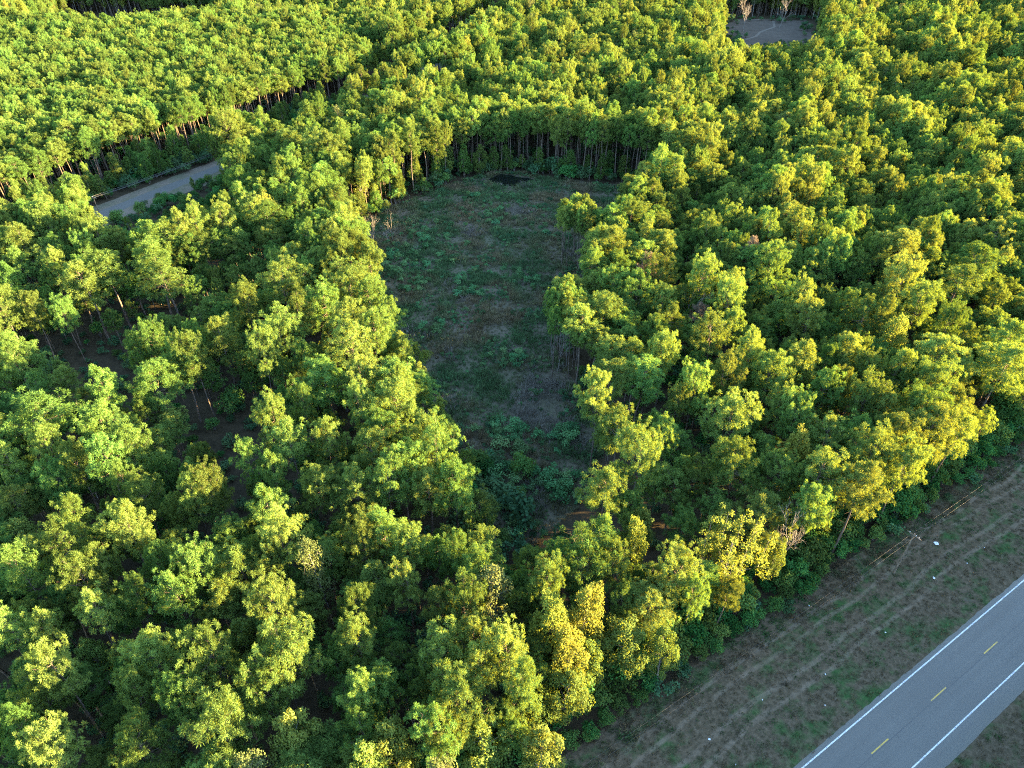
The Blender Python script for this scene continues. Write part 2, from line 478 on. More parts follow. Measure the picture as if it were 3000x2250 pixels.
for k in range(-9, 26):
    s = 20.6 + 12.19 * k
    mark("centre_dash", 3.42, 0.15, s, s + 3.3, M["yellow_paint"])

# gravel road on the left
GO = np.array([-100.0, 223.0]); GU = np.array([0.535, 0.845]); GN = np.array([0.845, -0.535])
def gpt(s, d): return tuple(GO + GU * s + GN * d)
def gstrip(name, d0, d1, s0, s1, z, mat, seed):
    r = np.random.default_rng(seed); ss = np.arange(s0, s1 + 0.1, 3.0)
    bend = lambda s: 0.0008 * max(s, 0) ** 2
    A = [gpt(s, d0 + r.normal(0, .15) - bend(s)) for s in ss]; B = [gpt(s, d1 + r.normal(0, .2) - bend(s)) for s in ss]
    V = [(*p, z) for p in A] + [(*p, z) for p in B]; n = len(ss)
    F = [[i, n + i, n + i + 1, i + 1] for i in range(n - 1)]
    return obj(name, mesh_from(name, V, F, (mat,)))
tag(gstrip("road_shoulder", -6.5, 8.0, -150, 260, 0.004, M["shoulder"], 2), "brown and green shoulder of the gravel road", kind='structure')
tag(gstrip("gravel_road", -2.3, 2.4, -150, 260, 0.012, M["gravel"], 4), "pale grey gravel road through the woods", kind='structure')

# bare earth lot far up the picture
DIRT = [(117, 403), (118, 395), (130, 388), (142, 394), (155, 400), (168, 408), (164, 425), (172, 446), (173, 459), (156, 456), (136, 463), (126, 452), (115, 432), (121, 416)]
tag(sheet("bare_earth", wobble(DIRT, 4, 2.5, 9), 0.004, M["dirt"]), "bare brown earth lot among the far trees", kind='structure')
def path_strip(name, pts, wd, z, mat, seed=1):
    r = np.random.default_rng(seed); pts = np.array(pts, float)
    tt = np.linspace(0, len(pts) - 1, 6 * len(pts)); P = np.stack([np.interp(tt, range(len(pts)), pts[:, k]) for k in (0, 1)], 1)
    d = unit(np.gradient(P, axis=0)); nn = np.stack([-d[:, 1], d[:, 0]], 1)
    w_ = wd * (1 + r.normal(0, 0.12, len(P)))[:, None]
    V = np.concatenate([np.c_[P + nn * w_ / 2, np.full(len(P), z)], np.c_[P - nn * w_ / 2, np.full(len(P), z)]]); n = len(P)
    F = [[i, n + i, n + i + 1, i + 1] for i in range(n - 1)]
    return tag(obj(name, mesh_from(name, V, F, (mat,))), kind='structure')
path_strip("dirt_track", [(124, 410), (131.6, 417.4), (137.2, 428.5), (148.3, 440.2), (152.3, 456)], 1.5, 0.010, M["sand"])["label"] = "pale vehicle track across the bare earth lot"
path_strip("sand_bank", [(133, 461), (142, 460.5), (150, 459), (158, 459)], 2.0, 0.012, M["sand"], 3)["label"] = "pale sand bank behind the bare earth lot"
tag(sheet("puddle_water", wobble([(117.5, 394), (119, 396.5), (122, 396), (122.5, 393.5), (120, 392.5)], 3, .4, 2), 0.010, M["water"]), "bright puddle at the edge of the bare earth lot")

# ------------------------------------------------------------------ tree meshes
def needle_tufts(r, C, A, rad, per):
    """balls of needle blades at C, opening along A"""
    n = len(C)
    Cn = np.repeat(C, per, 0); An = np.repeat(A, per, 0); Rn = np.repeat(rad, per)
    d = unit(An * 0.75 + r.normal(0, 1, (n * per, 3)) * 0.75)
    tang = unit(np.cross(d, r.normal(0, 1, d.shape)))
    L = unit(d * 0.8 + tang * 0.75)
    Nn = unit(d - L * (d * L).sum(1, keepdims=True) + r.normal(0, .25, d.shape))
    P = Cn + d * (Rn * r.uniform(0.15, 0.5, n * per))[:, None]
    V, F = kites(P, L, Nn, Rn * r.uniform(0.65, 1.0, n * per), Rn * r.uniform(0.09, 0.17, n * per))
    tone = np.clip(np.repeat(r.uniform(0.2, 0.8, n), per) + r.normal(0, 0.15, n * per), 0, 1)
    return V, F, np.repeat(tone, 4)

def make_pine(seed, h=17.0, R=3.6, base=0.50, nb=44, dense=1.0, dome=1.0, per=60, lean=0.3):
    r = np.random.default_rng(seed)
    wood = MB()
    zz = np.linspace(0, h * 0.98, 9)
    bx = r.normal(0, lean * 0.4); by = r.normal(0, lean * 0.4)
    cx = bx * (zz / h) ** 2 + 0.12 * np.sin(zz * 0.5 + r.uniform(0, 6)); cy_ = by * (zz / h) ** 2 + 0.12 * np.sin(zz * 0.45 + r.uniform(0, 6))
    cx -= cx[0]; cy_ -= cy_[0]
    tr = np.stack([cx, cy_, zz], 1)
    wood.tube(tr, 0.21 * (1 - 0.93 * (zz / h)) + 0.012, 7)
    at = lambda z: np.array([np.interp(z, zz, cx), np.interp(z, zz, cy_), z])
    zb = base * h; C = []; A = []
    lop = r.uniform(0, 6.28); lopa = r.uniform(0.1, 0.4)
    # dead stubs under the crown
    for k in range(r.integers(3, 8)):
        z = r.uniform(min(0.25 * h, zb * .6), zb); a = r.uniform(0, 6.28); p = at(z)
        l = r.uniform(0.4, 1.4); q = p + np.array([math.cos(a), math.sin(a), r.uniform(-.2, .2)]) * l
        wood.tube([p, (p + q) / 2 + [0, 0, .03], q], [0.03, 0.02, 0.008], 3)
    az = r.uniform(0, 6.28)
    for k in range(nb):
        t = (k + r.uniform(-.4, .4)) / nb; t = min(max(t, 0), 0.985)
        z = zb + (h - zb) * t * 0.96
        az += 2.4 + r.normal(0, .35)
        prof = (1 - t ** (2.0 * dome)) ** 0.62 * (0.66 + 0.34 * min(1.0, t / 0.22))
        l = R * prof * r.uniform(0.50, 1.22) * (1 + lopa * math.cos(az - lop)) + 0.25
        el = math.radians(4 + 50 * t ** 1.5 + r.normal(0, 9))
        p0 = at(z)
        dirh = np.array([math.cos(az), math.sin(az), 0.0])
        q1 = p0 + dirh * l * 0.5 * math.cos(el) + np.array([0, 0, l * 0.5 * math.sin(el) - 0.04 * l])
        q2 = p0 + dirh * l * math.cos(el * 1.2) + np.array([0, 0, l * math.sin(el * 1.2) + 0.06 * l])
        wood.tube([p0, q1, q2], [0.055 * (l / R) + .015, 0.03, 0.008], 3)
        nsub = max(2, int(round(2.2 * l)))
        for j in range(nsub):
            u = 1.0 - (j / nsub) * 0.72 * r.uniform(0.8, 1.1) if j else 1.0
            b0 = p0 + (q1 - p0) * min(u / 0.5, 1) if u < 0.5 else q1 + (q2 - q1) * (u - 0.5) / 0.5
            side = (1 if j % 2 else -1) * r.uniform(0.4, 1.0) * (0.35 if j == 0 else 1.0)
            perp = np.array([-dirh[1], dirh[0], 0])
            e = b0 + perp * side * l * 0.30 + dirh * l * 0.12 + np.array([0, 0, r.uniform(0.05, 0.3)])
            if j: wood.tube([b0, (b0 + e) / 2 + [0, 0, -.03], e], [0.02, 0.014, 0.006], 3)
            nt_ = max(1, int(round(r.uniform(1.0, 2.5) * dense)))
            c = e + r.normal(0, 0.36, (nt_, 3)) * np.array([1, 1, 0.7]) + [0, 0, 0.08]
            C.append(c)
            ax = unit(np.array([dirh[0] * 0.55, dirh[1] * 0.55, 0.8])); A.append(np.repeat(ax[None], nt_, 0))
    c = at(h * .97) + r.normal(0, 0.28, (7, 3)) + [0, 0, .1]; C.append(c); A.append(np.repeat([[0, 0, 1.0]], 7, 0))
    C = np.concatenate(C); A = np.concatenate(A)
    rad = r.uniform(0.40, 0.62, len(C))
    LV, LF, LT = needle_tufts(r, C, A, rad, per)
    return wood.arrays(), (LV, LF, LT)

def leaf_lobes(r, C, rad, n_per, size, flat=0.8):
    V = []; F = []; T = []; off = 0
    for c, R_ in zip(C, rad):
        n = int(n_per * R_ ** 1.6)
        d = unit(r.normal(0, 1, (n, 3)) + [0, 0, 0.35])
        # lumpy radius
        ph = r.uniform(0, 6.28, 3)
        rr = R_ * (0.78 + 0.16 * np.sin(3 * d[:, 0] + ph[0]) + 0.14 * np.sin(4 * d[:, 1] + ph[1]) + 0.1 * np.sin(5 * d[:, 2] + ph[2])) * r.uniform(0.55, 1.05, n) ** 0.5
        P = c + d * rr[:, None] * [1, 1, flat]
        Nn = unit(d + r.normal(0, .55, d.shape) + [0, 0, .25])
        L = unit(np.cross(Nn, r.normal(0, 1, d.shape)))
        v, f = kites(P, L, Nn, size * r.uniform(.7, 1.3, n), size * r.uniform(.5, .95, n))
        V.append(v); F.append(f + off); off += len(v)
        T.append(np.repeat(np.clip(r.uniform(.35, .65) + r.normal(0, .18, n), 0, 1), 4))
    return np.concatenate(V), np.concatenate(F), np.concatenate(T)

def make_broad(seed, h=16.0, R=3.8, base=0.35, lobes=26, size=0.30, n_per=120, upright=0.0, lobe_r=(0.9, 1.7), sparse=1.0):
    r = np.random.default_rng(seed)
    wood = MB()
    zz = np.linspace(0, h * 0.88, 8)
    cx = 0.25 * np.sin(zz * 0.25 + r.uniform(0, 6)); cy_ = 0.25 * np.sin(zz * 0.3 + r.uniform(0, 6)); cx -= cx[0]; cy_ -= cy_[0]
    wood.tube(np.stack([cx, cy_, zz], 1), 0.22 * (1 - 0.85 * zz / h) + .01, 7)
    C = []; rad = []; zb = base * h
    for k in range(lobes):
        t = (k + .5) / lobes
        z = zb + (h - zb - 0.8) * t ** (0.85)
        prof = math.sin(math.pi * (0.16 + 0.80 * t)) ** 0.75
        a = k * 2.4 + r.normal(0, .4)
        l = R * prof * r.uniform(0.35, 0.92) * (1 - 0.25 * upright * t)
        c = np.array([np.interp(z, zz, cx) + l * math.cos(a), np.interp(z, zz, cy_) + l * math.sin(a), z + r.normal(0, .3)])
        rr = r.uniform(*lobe_r) * (0.65 + 0.5 * prof) * (R / 3.8) ** .5
        C.append(c); rad.append(rr)
        z0 = max(zb * 0.8, z - l * 0.9); p0 = np.array([np.interp(z0, zz, cx), np.interp(z0, zz, cy_), z0])
        wood.tube([p0, (p0 + c) / 2 + [0, 0, .1], c, c + (c - p0) * .12], [0.07, 0.045, 0.02, 0.006], 3)
        for q in range(3):
            e = c + r.normal(0, rr * .55, 3); wood.tube([(p0 + c) / 2 * .3 + c * .7, e], [0.018, 0.005], 3)
    C.append(np.array([cx[-1], cy_[-1], h - .9])); rad.append(lobe_r[0])
    C = np.array(C); rad = np.array(rad)
    if upright:
        # stack satellites above each lobe: spires
        C2 = C + np.c_[r.normal(0, .25, (len(C), 2)), rad * 0.9]; C = np.concatenate([C, C2]); rad = np.concatenate([rad, rad * 0.68])
    V, F, T = leaf_lobes(r, C, rad, n_per * sparse, size, 0.85 + 0.35 * upright)
    return wood.arrays(), (V, F, T)

def make_bare(seed, h=14.0, levels=4, spread=0.55, r0=0.17, split=(2, 4), first=0.35):
    r = np.random.default_rng(seed); wood = MB()
    def grow(p, d, l, rad, lev):
        n = 4; pts = [p]; q = p.copy(); dd = d.copy()
        for k in range(n):
            dd = unit(dd + r.normal(0, 0.10, 3) + np.array([0, 0, 0.03])); q = q + dd * l / n; pts.append(q.copy())
        wood.tube(pts, np.linspace(rad, rad * 0.55, n + 1), 6 if lev == 0 else (4 if lev == 1 else 3))
        if lev >= levels: return
        m = r.integers(split[0], split[1] + 1) + (3 if lev == 0 else 0)
        for k in range(m):
            u = r.uniform(first if lev == 0 else 0.25, 1.0); i = min(int(u * n), n - 1)
            b = pts[i] + (pts[i + 1] - pts[i]) * (u * n - i)
            a = unit(np.cross(dd, r.normal(0, 1, 3)))
            nd = unit(dd * (1 - spread * .35) + a * spread * r.uniform(.6, 1.3) + np.array([0, 0, .18]))
            grow(b, nd, l * r.uniform(.42, .68), rad * r.uniform(.38, .55), lev + 1)
    grow(np.zeros(3), np.array([0, 0, 1.0]), h * 0.62, r0, 0)
    return wood.arrays()

def make_shrub(seed, R=0.9, h=1.3, n=420, size=0.2, lobes=7):
    r = np.random.default_rng(seed); wood = MB(); C = []; rad = []
    for k in range(lobes):
        a = r.uniform(0, 6.28); l = R * r.uniform(0.1, 0.75)
        c = np.array([l * math.cos(a), l * math.sin(a), h * r.uniform(0.45, 0.82) * (1 - 0.25 * l / R)])
        C.append(c); rad.append(r.uniform(0.35, 0.55) * R)
        wood.tube([[c[0] * .15, c[1] * .15, 0], [c[0] * .5, c[1] * .5, c[2] * .55], c], [0.03, 0.02, 0.008], 3)
    V, F, T = leaf_lobes(r, np.array(C), np.array(rad), 1.0 * n / lobes / (np.mean(rad) ** 1.6), size, 0.8)
    return wood.arrays(), (V, F, T)

def make_clump(seed, R=0.5, h=0.9, n=40, wd=0.05, droop=0.6):
    """tuft of grass or dry stems"""
    r = np.random.default_rng(seed)
    a = r.uniform(0, 6.28, n); l = R * np.sqrt(r.uniform(0, 1, n)) * .6
    P = np.stack([l * np.cos(a), l * np.sin(a), np.zeros(n)], 1)
    L = unit(np.stack([np.cos(a) * droop * r.uniform(.2, 1, n), np.sin(a) * droop * r.uniform(.2, 1, n), np.ones(n)], 1) + r.normal(0, .15, (n, 3)))
    Nn = unit(np.cross(L, r.normal(0, 1, (n, 3))))
    V, F = kites(P, L, Nn, h * r.uniform(.5, 1.1, n), wd * r.uniform(.7, 1.4, n))
    return V, F, np.repeat(r.uniform(0.1, .9, n), 4)

class Kind:
    """one variant: crown and trunk meshes and, for the mass, both joined"""
    def __init__(self, name, wood, leaf, bark_m, leaf_m, h, R):
        self.h, self.R = h, R
        V, F, T = wood; self.trunk = mesh_from(name + "_trunk", V, F, (bark_m,), None, T, True)
        self.crown = None; JV, JF, JT, mi = V, F, T, np.zeros(len(F))
        if leaf is not None:
            LV, LF, LT = leaf
            self.crown = mesh_from(name + "_crown", LV, LF, (leaf_m,), None, LT)
            JV = np.concatenate([V, LV]); JF = np.concatenate([F, LF + len(V)]); JT = np.concatenate([T, LT])
            mi = np.concatenate([np.zeros(len(F)), np.ones(len(LF))])
        self.joined = mesh_from(name, JV, JF, (bark_m, leaf_m) if leaf is not None else (bark_m,), mi, JT)

PINES = []
for i, (R_, dn, b_, nb, dm) in enumerate(((3.2, 1.0, .58, 38, 1.1), (2.5, 1.0, .54, 34, .65), (3.6, .85, .58, 40, 1.4), (2.8, 1.1, .60, 34, .9), (3.3, .75, .57, 36, 1.2), (2.4, 1.1, .52, 34, .6),
                                       (4.0, .8, .60, 42, 1.9), (3.0, .9, .54, 38, .8), (2.7, .7, .62, 30, 1.6), (3.4, 1.0, .60, 38, 1.0))):
    wd_, lf_ = make_pine(100 + i, 17.0, R_, b_, nb, dn, dm)
    PINES.append(Kind("pine_kind", wd_, lf_, M["bark"], M["pine"], 17.0, R_))
POLES = []
for i in range(3):
    wd_, lf_ = make_pine(150 + i, 19.0, 2.5, .64, 30, 1.0)
    POLES.append(Kind("pole_pine_kind", wd_, lf_, M["bark"], M["pine"], 19.0, 2.5))
YOUNG = [Kind("young_pine_kind", *make_pine(170 + i, 9.0, 1.9, .16, 34, .9, .6), M["bark"], M["pine"], 9.0, 1.9) for i in range(2)]
GUMS = [Kind("gum_kind", *make_broad(200 + i, 17.0, 3.6, .30, 26, .30, 130, 1.0), M["greybark"], M["gum"], 17.0, 3.6) for i in range(2)]
OLIVES = [Kind("olive_kind", *make_broad(220 + i, 15.0, 3.6, .25, 28, .30, 130, 0.2), M["greybark"], M["olive"], 15.0, 3.6) for i in range(3)]
TANS = [Kind("tan_kind", *make_broad(240 + i, 16.0, 3.2, .35, 22, .28, 70, 0.6), M["greybark"], M["tan"], 16.0, 3.2) for i in range(2)]
SPIRES = [Kind("spire_kind", *make_broad(260 + i, 18.0, 2.3, .25, 24, .30, 120, 1.0, (0.7, 1.2)), M["greybark"], (M["gum"], M["olive"])[i % 2], 18.0, 2.3) for i in range(2)]
DEADP = [Kind("dead_pine_kind", *make_pine(290, 15.0, 2.6, .50, 34, .7), M["bark"], M["deadneedle"], 15.0, 2.6)]
def make_plumes(seed, h=18.0, R=5.2, n=13):
    """broad crown of upright leafy plumes with gaps between"""
    r = np.random.default_rng(seed); wood = MB(); C = []; rad = []
    wood.tube([[0, 0, 0], [.1, 0, h * .3], [0, .1, h * .62]], [.32, .26, .12], 8)
    for k in range(n):
        a = k * 2.4 + r.normal(0, .25); l = R * math.sqrt((k + .4) / n) * .86
        top = h * (1 - 0.30 * (l / R) ** 1.6) * r.uniform(.93, 1.0); bot = h * (.48 - .2 * (l / R)) * r.uniform(.9, 1.1)
        p0 = np.array([0, 0, max(h * .2, bot * .75)]); lean = .75
        pts_ = [p0, np.array([l * .6 * math.cos(a), l * .6 * math.sin(a), (p0[2] + bot) / 2 + .5]), np.array([l * math.cos(a), l * math.sin(a), bot + 1]), np.array([l * 1.08 * math.cos(a), l * 1.08 * math.sin(a), top - .6])]
        wood.tube(pts_, [.13, .09, .05, .012], 4)
        m = max(4, int((top - bot) / .95))
        for j in range(m):
            t = j / (m - 1); z = bot + (top - .7 - bot) * t
            rr = (1.15 - .62 * t) * r.uniform(.8, 1.15)
            C.append([l * (1 + .08 * t) * math.cos(a) + r.normal(0, .38), l * (1 + .08 * t) * math.sin(a) + r.normal(0, .38), z]); rad.append(rr)
    V, F, T = leaf_lobes(r, np.array(C), np.array(rad), 105, .28, 1.0)
    return wood.arrays(), (V, F, T)
HERO_GUM = Kind("hero_gum_kind", *make_plumes(277, 18.0, 5.2), M["greybark"], M["gum"], 18.0, 5.2)
BARES = [Kind("bare_kind", make_bare(300 + i, 14.0, 4, .55 + .1 * i), None, M["greybark"], None, 14.0, 3.0) for i in range(3)]
SHRUBS = [Kind("shrub_kind", *make_shrub(320 + i, .95, 1.3, 420, .17, 8), M["greybark"], M["shrub"], 1.3, .95) for i in range(4)]
HEDGES = [Kind("hedge_kind", *make_shrub(340 + i, 1.9, 3.6, 1500, .26, 14), M["greybark"], M["hedge"], 3.6, 1.9) for i in range(4)]
UNDERS = [Kind("under_kind", *make_shrub(360 + i, 1.3, 1.9, 420, .26, 8), M["bark"], M["under"], 1.9, 1.3) for i in range(3)]
YSHRUB = Kind("yellow_shrub_kind", *make_shrub(380, 1.5, 2.4, 900, .2, 10), M["greybark"], M["gum"], 2.4, 1.5)

# ------------------------------------------------------------------ where the trees stand
TALL = """-51,62.3,2.5,p;-57.1,59.9,2.1,p;-54,58.4,1.9,p;-45.5,57.5,1.9,p;-34.7,57.7,2.8,p;-33.8,60.4,1.9,p;-29.6,60.7,2.7,p;-38.8,56.3,1.9,p;-60.6,55.3,1.9,p;-53.3,53.7,1.9,p;-46,51.7,1.9,p;-40.8,53.3,2.3,p;-55.6,49.8,1.9,p;-51,50.6,1.9,p;-28.4,50.8,2.3,p;-41.1,45.1,2.5,p;-49.5,41.6,2.1,p;-42.4,40.5,1.9,p;-33.3,43.4,2.5,p;-25.8,42.3,3.2,p;-36.4,39.3,2,p;-33.7,40,1.9,p;-26.7,39.3,1.9,p;-30.5,35.8,2.9,p;-38.3,35.4,2.4,p;-51.5,36.2,2.1,p;-47,33.8,2.1,p;-23.6,36.8,2.6,g;-26.4,32.8,2.2,t;-24.9,57.5,1.9,t;-59.3,48.5,1.9,p;-16.7,63.6,2.7,p;-19.6,59.9,2.3,p;-13.2,60.4,2.3,p;-7.1,59.4,1.9,p;-4.4,56.7,2.6,p;-2.8,53.3,3.2,t;-13.1,54.9,1.9,p;-8.5,51.5,2.3,p;-6,50.4,2.1,p;-18.7,50.6,1.9,p;-17.6,45.9,2.2,p;-8,45.3,2.5,p;-4.7,46.1,2.2,p;-3.5,43.1,1.9,p;-14.6,42.3,2.1,p;-15.6,39.5,1.9,p;-6,39.3,3.1,p;-8,37,1.9,p;-6.2,36,1.9,p;0.4,44.6,2.3,p;0.7,41.2,1.9,p;9.8,58.4,3.9,p;4.7,55.1,2,p;13.5,58.4,1.9,p;16.5,62.8,1.9,y;5.7,49.8,3,y;8.3,50.2,2.6,y;6.9,45.3,2.7,y;14.2,50.1,3.1,o;18.7,48.6,2,o;-11.5,35.8,2.3,g;-16.2,37.1,1.9,p;-14.4,33.5,1.9,g;-7.1,32.5,1.9,t;-88.3,128.5,4.2,p;-84.9,132.4,4,p;-88.8,119.4,2,p;-76.3,135.1,3.8,p;-72.8,131.1,3.7,p;-94.2,118.3,2.3,p;-97.2,116.6,3.4,p;-102.8,127.2,2.4,p;-46.2,126.6,4.2,p;-52.3,120.6,2.6,p;-53.5,107.6,2.9,p;-58.9,107.6,2.1,p;-64.3,105.6,2.4,p;-68.2,105.6,1.9,p;-60.6,95.5,3.7,p;-58.6,100.9,3.1,p;-56,101.8,2.3,p;-67.6,92.6,2.2,p;-87.6,100.9,2.3,p;-74.9,85.1,4.4,p;-64.8,83.3,3,p;-70.3,79,2.2,p;-64.5,75.7,1.9,p;-58.4,78.4,2.6,p;-59.6,75.4,2.4,p;-75.5,77,1.9,p;-56.1,71,1.9,p;-52.4,69.5,2.3,p;-60.9,66.9,2.2,p;-44.9,68.6,2.2,p;-43,70.7,1.9,p;-33.9,66.9,2.6,p;-34.4,89.7,2.1,p;-33.1,79.4,2.7,p;-38.1,84.7,2.1,p;-38.2,76.7,1.9,p;-35.1,73.8,1.9,p;-27.9,71.3,2.7,p;-31.5,96.4,3.5,p;-44.6,101.8,2.6,p;-43.1,108.6,3.8,p;-40.9,113.9,2.8,p;-36.6,103.7,1.9,p;-36.8,119.4,3.4,p;-27.9,80.1,2.2,p;-32.9,126.6,4.2,p;-28.9,123.6,2.9,p;-30.7,112.8,3.3,p;-25.8,109.1,3,p;-27.7,103.7,3.1,p;-21.5,95.1,3.7,p;-25.4,94.7,3.2,p;-18.4,93.4,1.9,p;-18.6,88.2,3.5,p;-24.5,88.2,2.4,p;-20.5,82.9,3,p;-13.4,81.1,2.9,p;-11.1,76,2.8,p;-15.8,73.5,3,p;-20.9,77.7,3.1,p;-8.3,71.9,2.7,p;-12.1,70.4,2.5,p;-17.6,70.7,2.7,p;-21.9,69.8,2.5,p;21.3,127.9,3,p;25.6,124.2,3.5,p;30.8,129.8,3.3,p;29.3,120.6,2.6,p;17.6,115.5,3.4,p;12.8,111.7,2.7,p;26.9,109.1,2.7,p;30.2,114.9,2.2,p;18.3,96.8,3,p;22.1,96,3.2,p;27,101.8,2.3,p;27.3,91.4,1.9,p;13.6,88.6,2.4,p;16.5,81.8,2.9,p;24.4,82.2,1.9,p;18,75,3.2,p;12.9,69.8,2.9,p;5.3,69.5,1.9,p;39.1,127.9,2.1,p;44.4,126,2.7,p;42.9,120,2.9,p;37.3,109.6,3.3,p;41.7,113.9,2.5,p;54.6,134.4,3.7,p;58.8,121.2,2.3,p;57.2,115.5,2.8,p;78.9,125.4,3.6,p;79.7,118.9,3.4,p;91.7,127.2,5.1,p;98.6,134.4,4.4,p;67.3,114.9,2.5,p;71.3,109.6,3,y;70.9,114.4,1.9,p;82.5,112.8,2.2,p;74.5,101.3,4.1,p;83.3,108.1,2.1,p;49.5,100.4,3.3,p;42.9,102.7,2.3,p;55.1,101.8,2.3,p;60.2,103.7,2.4,p;65.2,98.6,1.9,p;61.8,98.2,1.9,p;35.1,94.3,2.7,p;44.3,96.4,3,p;30.6,92.6,2.2,p;52.4,92.6,2.4,p;55.7,93.8,2,p;69.9,93.8,3.7,p;77.8,98.2,2,p;85.2,98.2,4,p;89.9,105.6,3.2,p;34.6,84.7,3.7,p;44,89.3,2.4,p;45.1,86.2,2.6,p;57.3,88.2,2.6,p;60.5,88.6,2.8,p;71.2,88.6,3.6,p;64.1,86.6,3.3,p;43.6,80.8,2.9,y;48.9,81.8,2.7,p;54.1,81.8,2.5,p;64.4,81.8,3.6,p;69.8,83.3,2.5,p;58.8,80.1,3.3,p;53.4,75.4,3.2,p;48.8,74.4,3.4,p;58,75.4,2.6,p;32.9,75,3,p;49,69.8,3.5,p;41.9,68,2.4,p;44.3,73.1,3,p;0.8,41.7,3,o;-3.4,38,3,o;6.4,44,2.8,o;9.4,47,2.6,o;3,37.2,2.8,o"""
def inside(poly, X, Y):
    P = np.array(poly); c = np.zeros(len(X), bool); j = len(P) - 1
    for i in range(len(P)):
        xi, yi = P[i]; xj, yj = P[j]
        k = ((yi > Y) != (yj > Y)) & (X < (xj - xi) * (Y - yi) / (yj - yi + 1e-12) + xi)
        c ^= k; j = i
    return c

def poly_dist(poly, X, Y):
    P = np.array(poly); best = np.full(len(X), 1e9); Q = np.stack([X, Y], 1)
    for i in range(len(P)):
        a = P[i]; b = P[(i + 1) % len(P)]; ab = b - a
        t = np.clip(((Q - a) @ ab) / (ab @ ab), 0, 1)
        best = np.minimum(best, np.linalg.norm(Q - a - t[:, None] * ab, axis=1))
    return best

CP, SP = math.cos(math.radians(38)), math.sin(math.radians(38))
def screen(X, Y, Z):
    """picture coordinates, 0..1 across and down"""
    dep = Y * CP - (Z - 88.0) * SP; up = Y * SP + (Z - 88.0) * CP
    return 0.5 + 2080 / 3000 * X / dep, 0.5 - 2080 / 2250 * up / dep, dep

def vnoise(X, Y, sc, seed):
    r = np.random.default_rng(seed); o = np.zeros(len(X))
    for k in range(6):
        a = r.uniform(0, 6.28); f = r.uniform(0.6, 1.6) / sc
        o += np.sin((X * math.cos(a) + Y * math.sin(a)) * f * 6.28 + r.uniform(0, 6.28))
    return o / 6 ** .5

rows = [q.split(',') for q in TALL.split(';')]
TX = np.array([float(q[0]) for q in rows]); TY = np.array([float(q[1]) for q in rows]); TR = np.array([float(q[2]) for q in rows]); TK = [q[3] for q in rows]

# nothing tall stands over the narrow tail of the clearing
_q = 88.0 / (88.0 - 15.0)
_t = inside([(-4.9, 92), (17, 92), (13, 78), (6.5, 70.6), (-2.5, 70.6)], TX * _q, TY * _q)
TX, TY, TR, TK = TX[~_t], TY[~_t], TR[~_t], [k for k, z in zip(TK, _t) if not z]

# jittered candidates over the land in view and a margin round it
def candidates(sp, seed, x0, x1, y0, y1, jit=0.36):
    r = np.random.default_rng(seed)
    gx = np.arange(x0, x1, sp); gy = np.arange(y0, y1, sp * .866)
    X, Y = np.meshgrid(gx, gy); X = X + (np.arange(len(gy)) % 2)[:, None] * sp / 2
    X = X + r.normal(0, sp * jit * .6, X.shape); Y = Y + r.normal(0, sp * jit * .6, Y.shape)
    return X.ravel(), Y.ravel()

X, Y = candidates(3.75, 21, -400, 460, -10, 545)
r_ = np.random.default_rng(33)
sx, sy, dep = screen(X, Y, np.full(len(X), 12.0))
keep = (dep > 20) & (sx > -0.09) & (sx < 1.16) & (sy < 1.30) & (sy > -0.10)
_q = np.stack([X, Y], 1) - RO; _d = _q @ RN; _s = _q @ RU
keep |= (_d > 24) & (_d < 75) & (_s > -60) & (_s < 230)            # the wood across the highway, whose shadow lies on the road
keep &= r_.uniform(0, 1, len(X)) > 0.13
X, Y = X[keep], Y[keep]
def open_land(X, Y, pad=0.0):
    q = np.stack([X, Y], 1) - RO; d = q @ RN
    bad = (d > -18.5 - pad) & (d < 24.5)
    bad |= inside(CLEAR, X, Y) | (poly_dist(CLEAR, X, Y) < 1.2 + pad)
    g = np.stack([X, Y], 1) - GO; gs = g @ GU; gd = g @ GN + 0.0008 * np.clip(gs, 0, None) ** 2
    bad |= (gs < 75) & (gd > -16.5) & (gd < 7.5 + pad)
    bad |= (gs >= 75) & (gd > -9) & (gd < 6)
    bad |= inside(DIRT, X, Y) | (poly_dist(DIRT, X, Y) < 4)
    bad |= inside([(-252, 398), (-262, 474), (-150, 452), (-168, 402), (-205, 386)], X, Y)
    for (gx, gy, gr) in ((-88.7, 117.9, 7), (-50.5, 96, 7.0), (-46, 88, 4.5), (16, 78, 6.0), (22.6, 62.5, 3.2), (30.3, 63.2, 6.0), (39, 66.4, 2.5), (-76.3, 127.2, 6), (183, 298, 12), (-63, 253, 8), (-26, 408, 9), (-65, 350, 10), (63.7, 163.8, 5), (-103, 457, 14), (90, 330, 7), (20, 300, 6), (140, 230, 6), (-20, 280, 6), (60, 400, 8)):
        bad |= (X - gx) ** 2 + (Y - gy) ** 2 < gr ** 2
    return bad
ok = ~open_land(X, Y)
X, Y = X[ok], Y[ok]
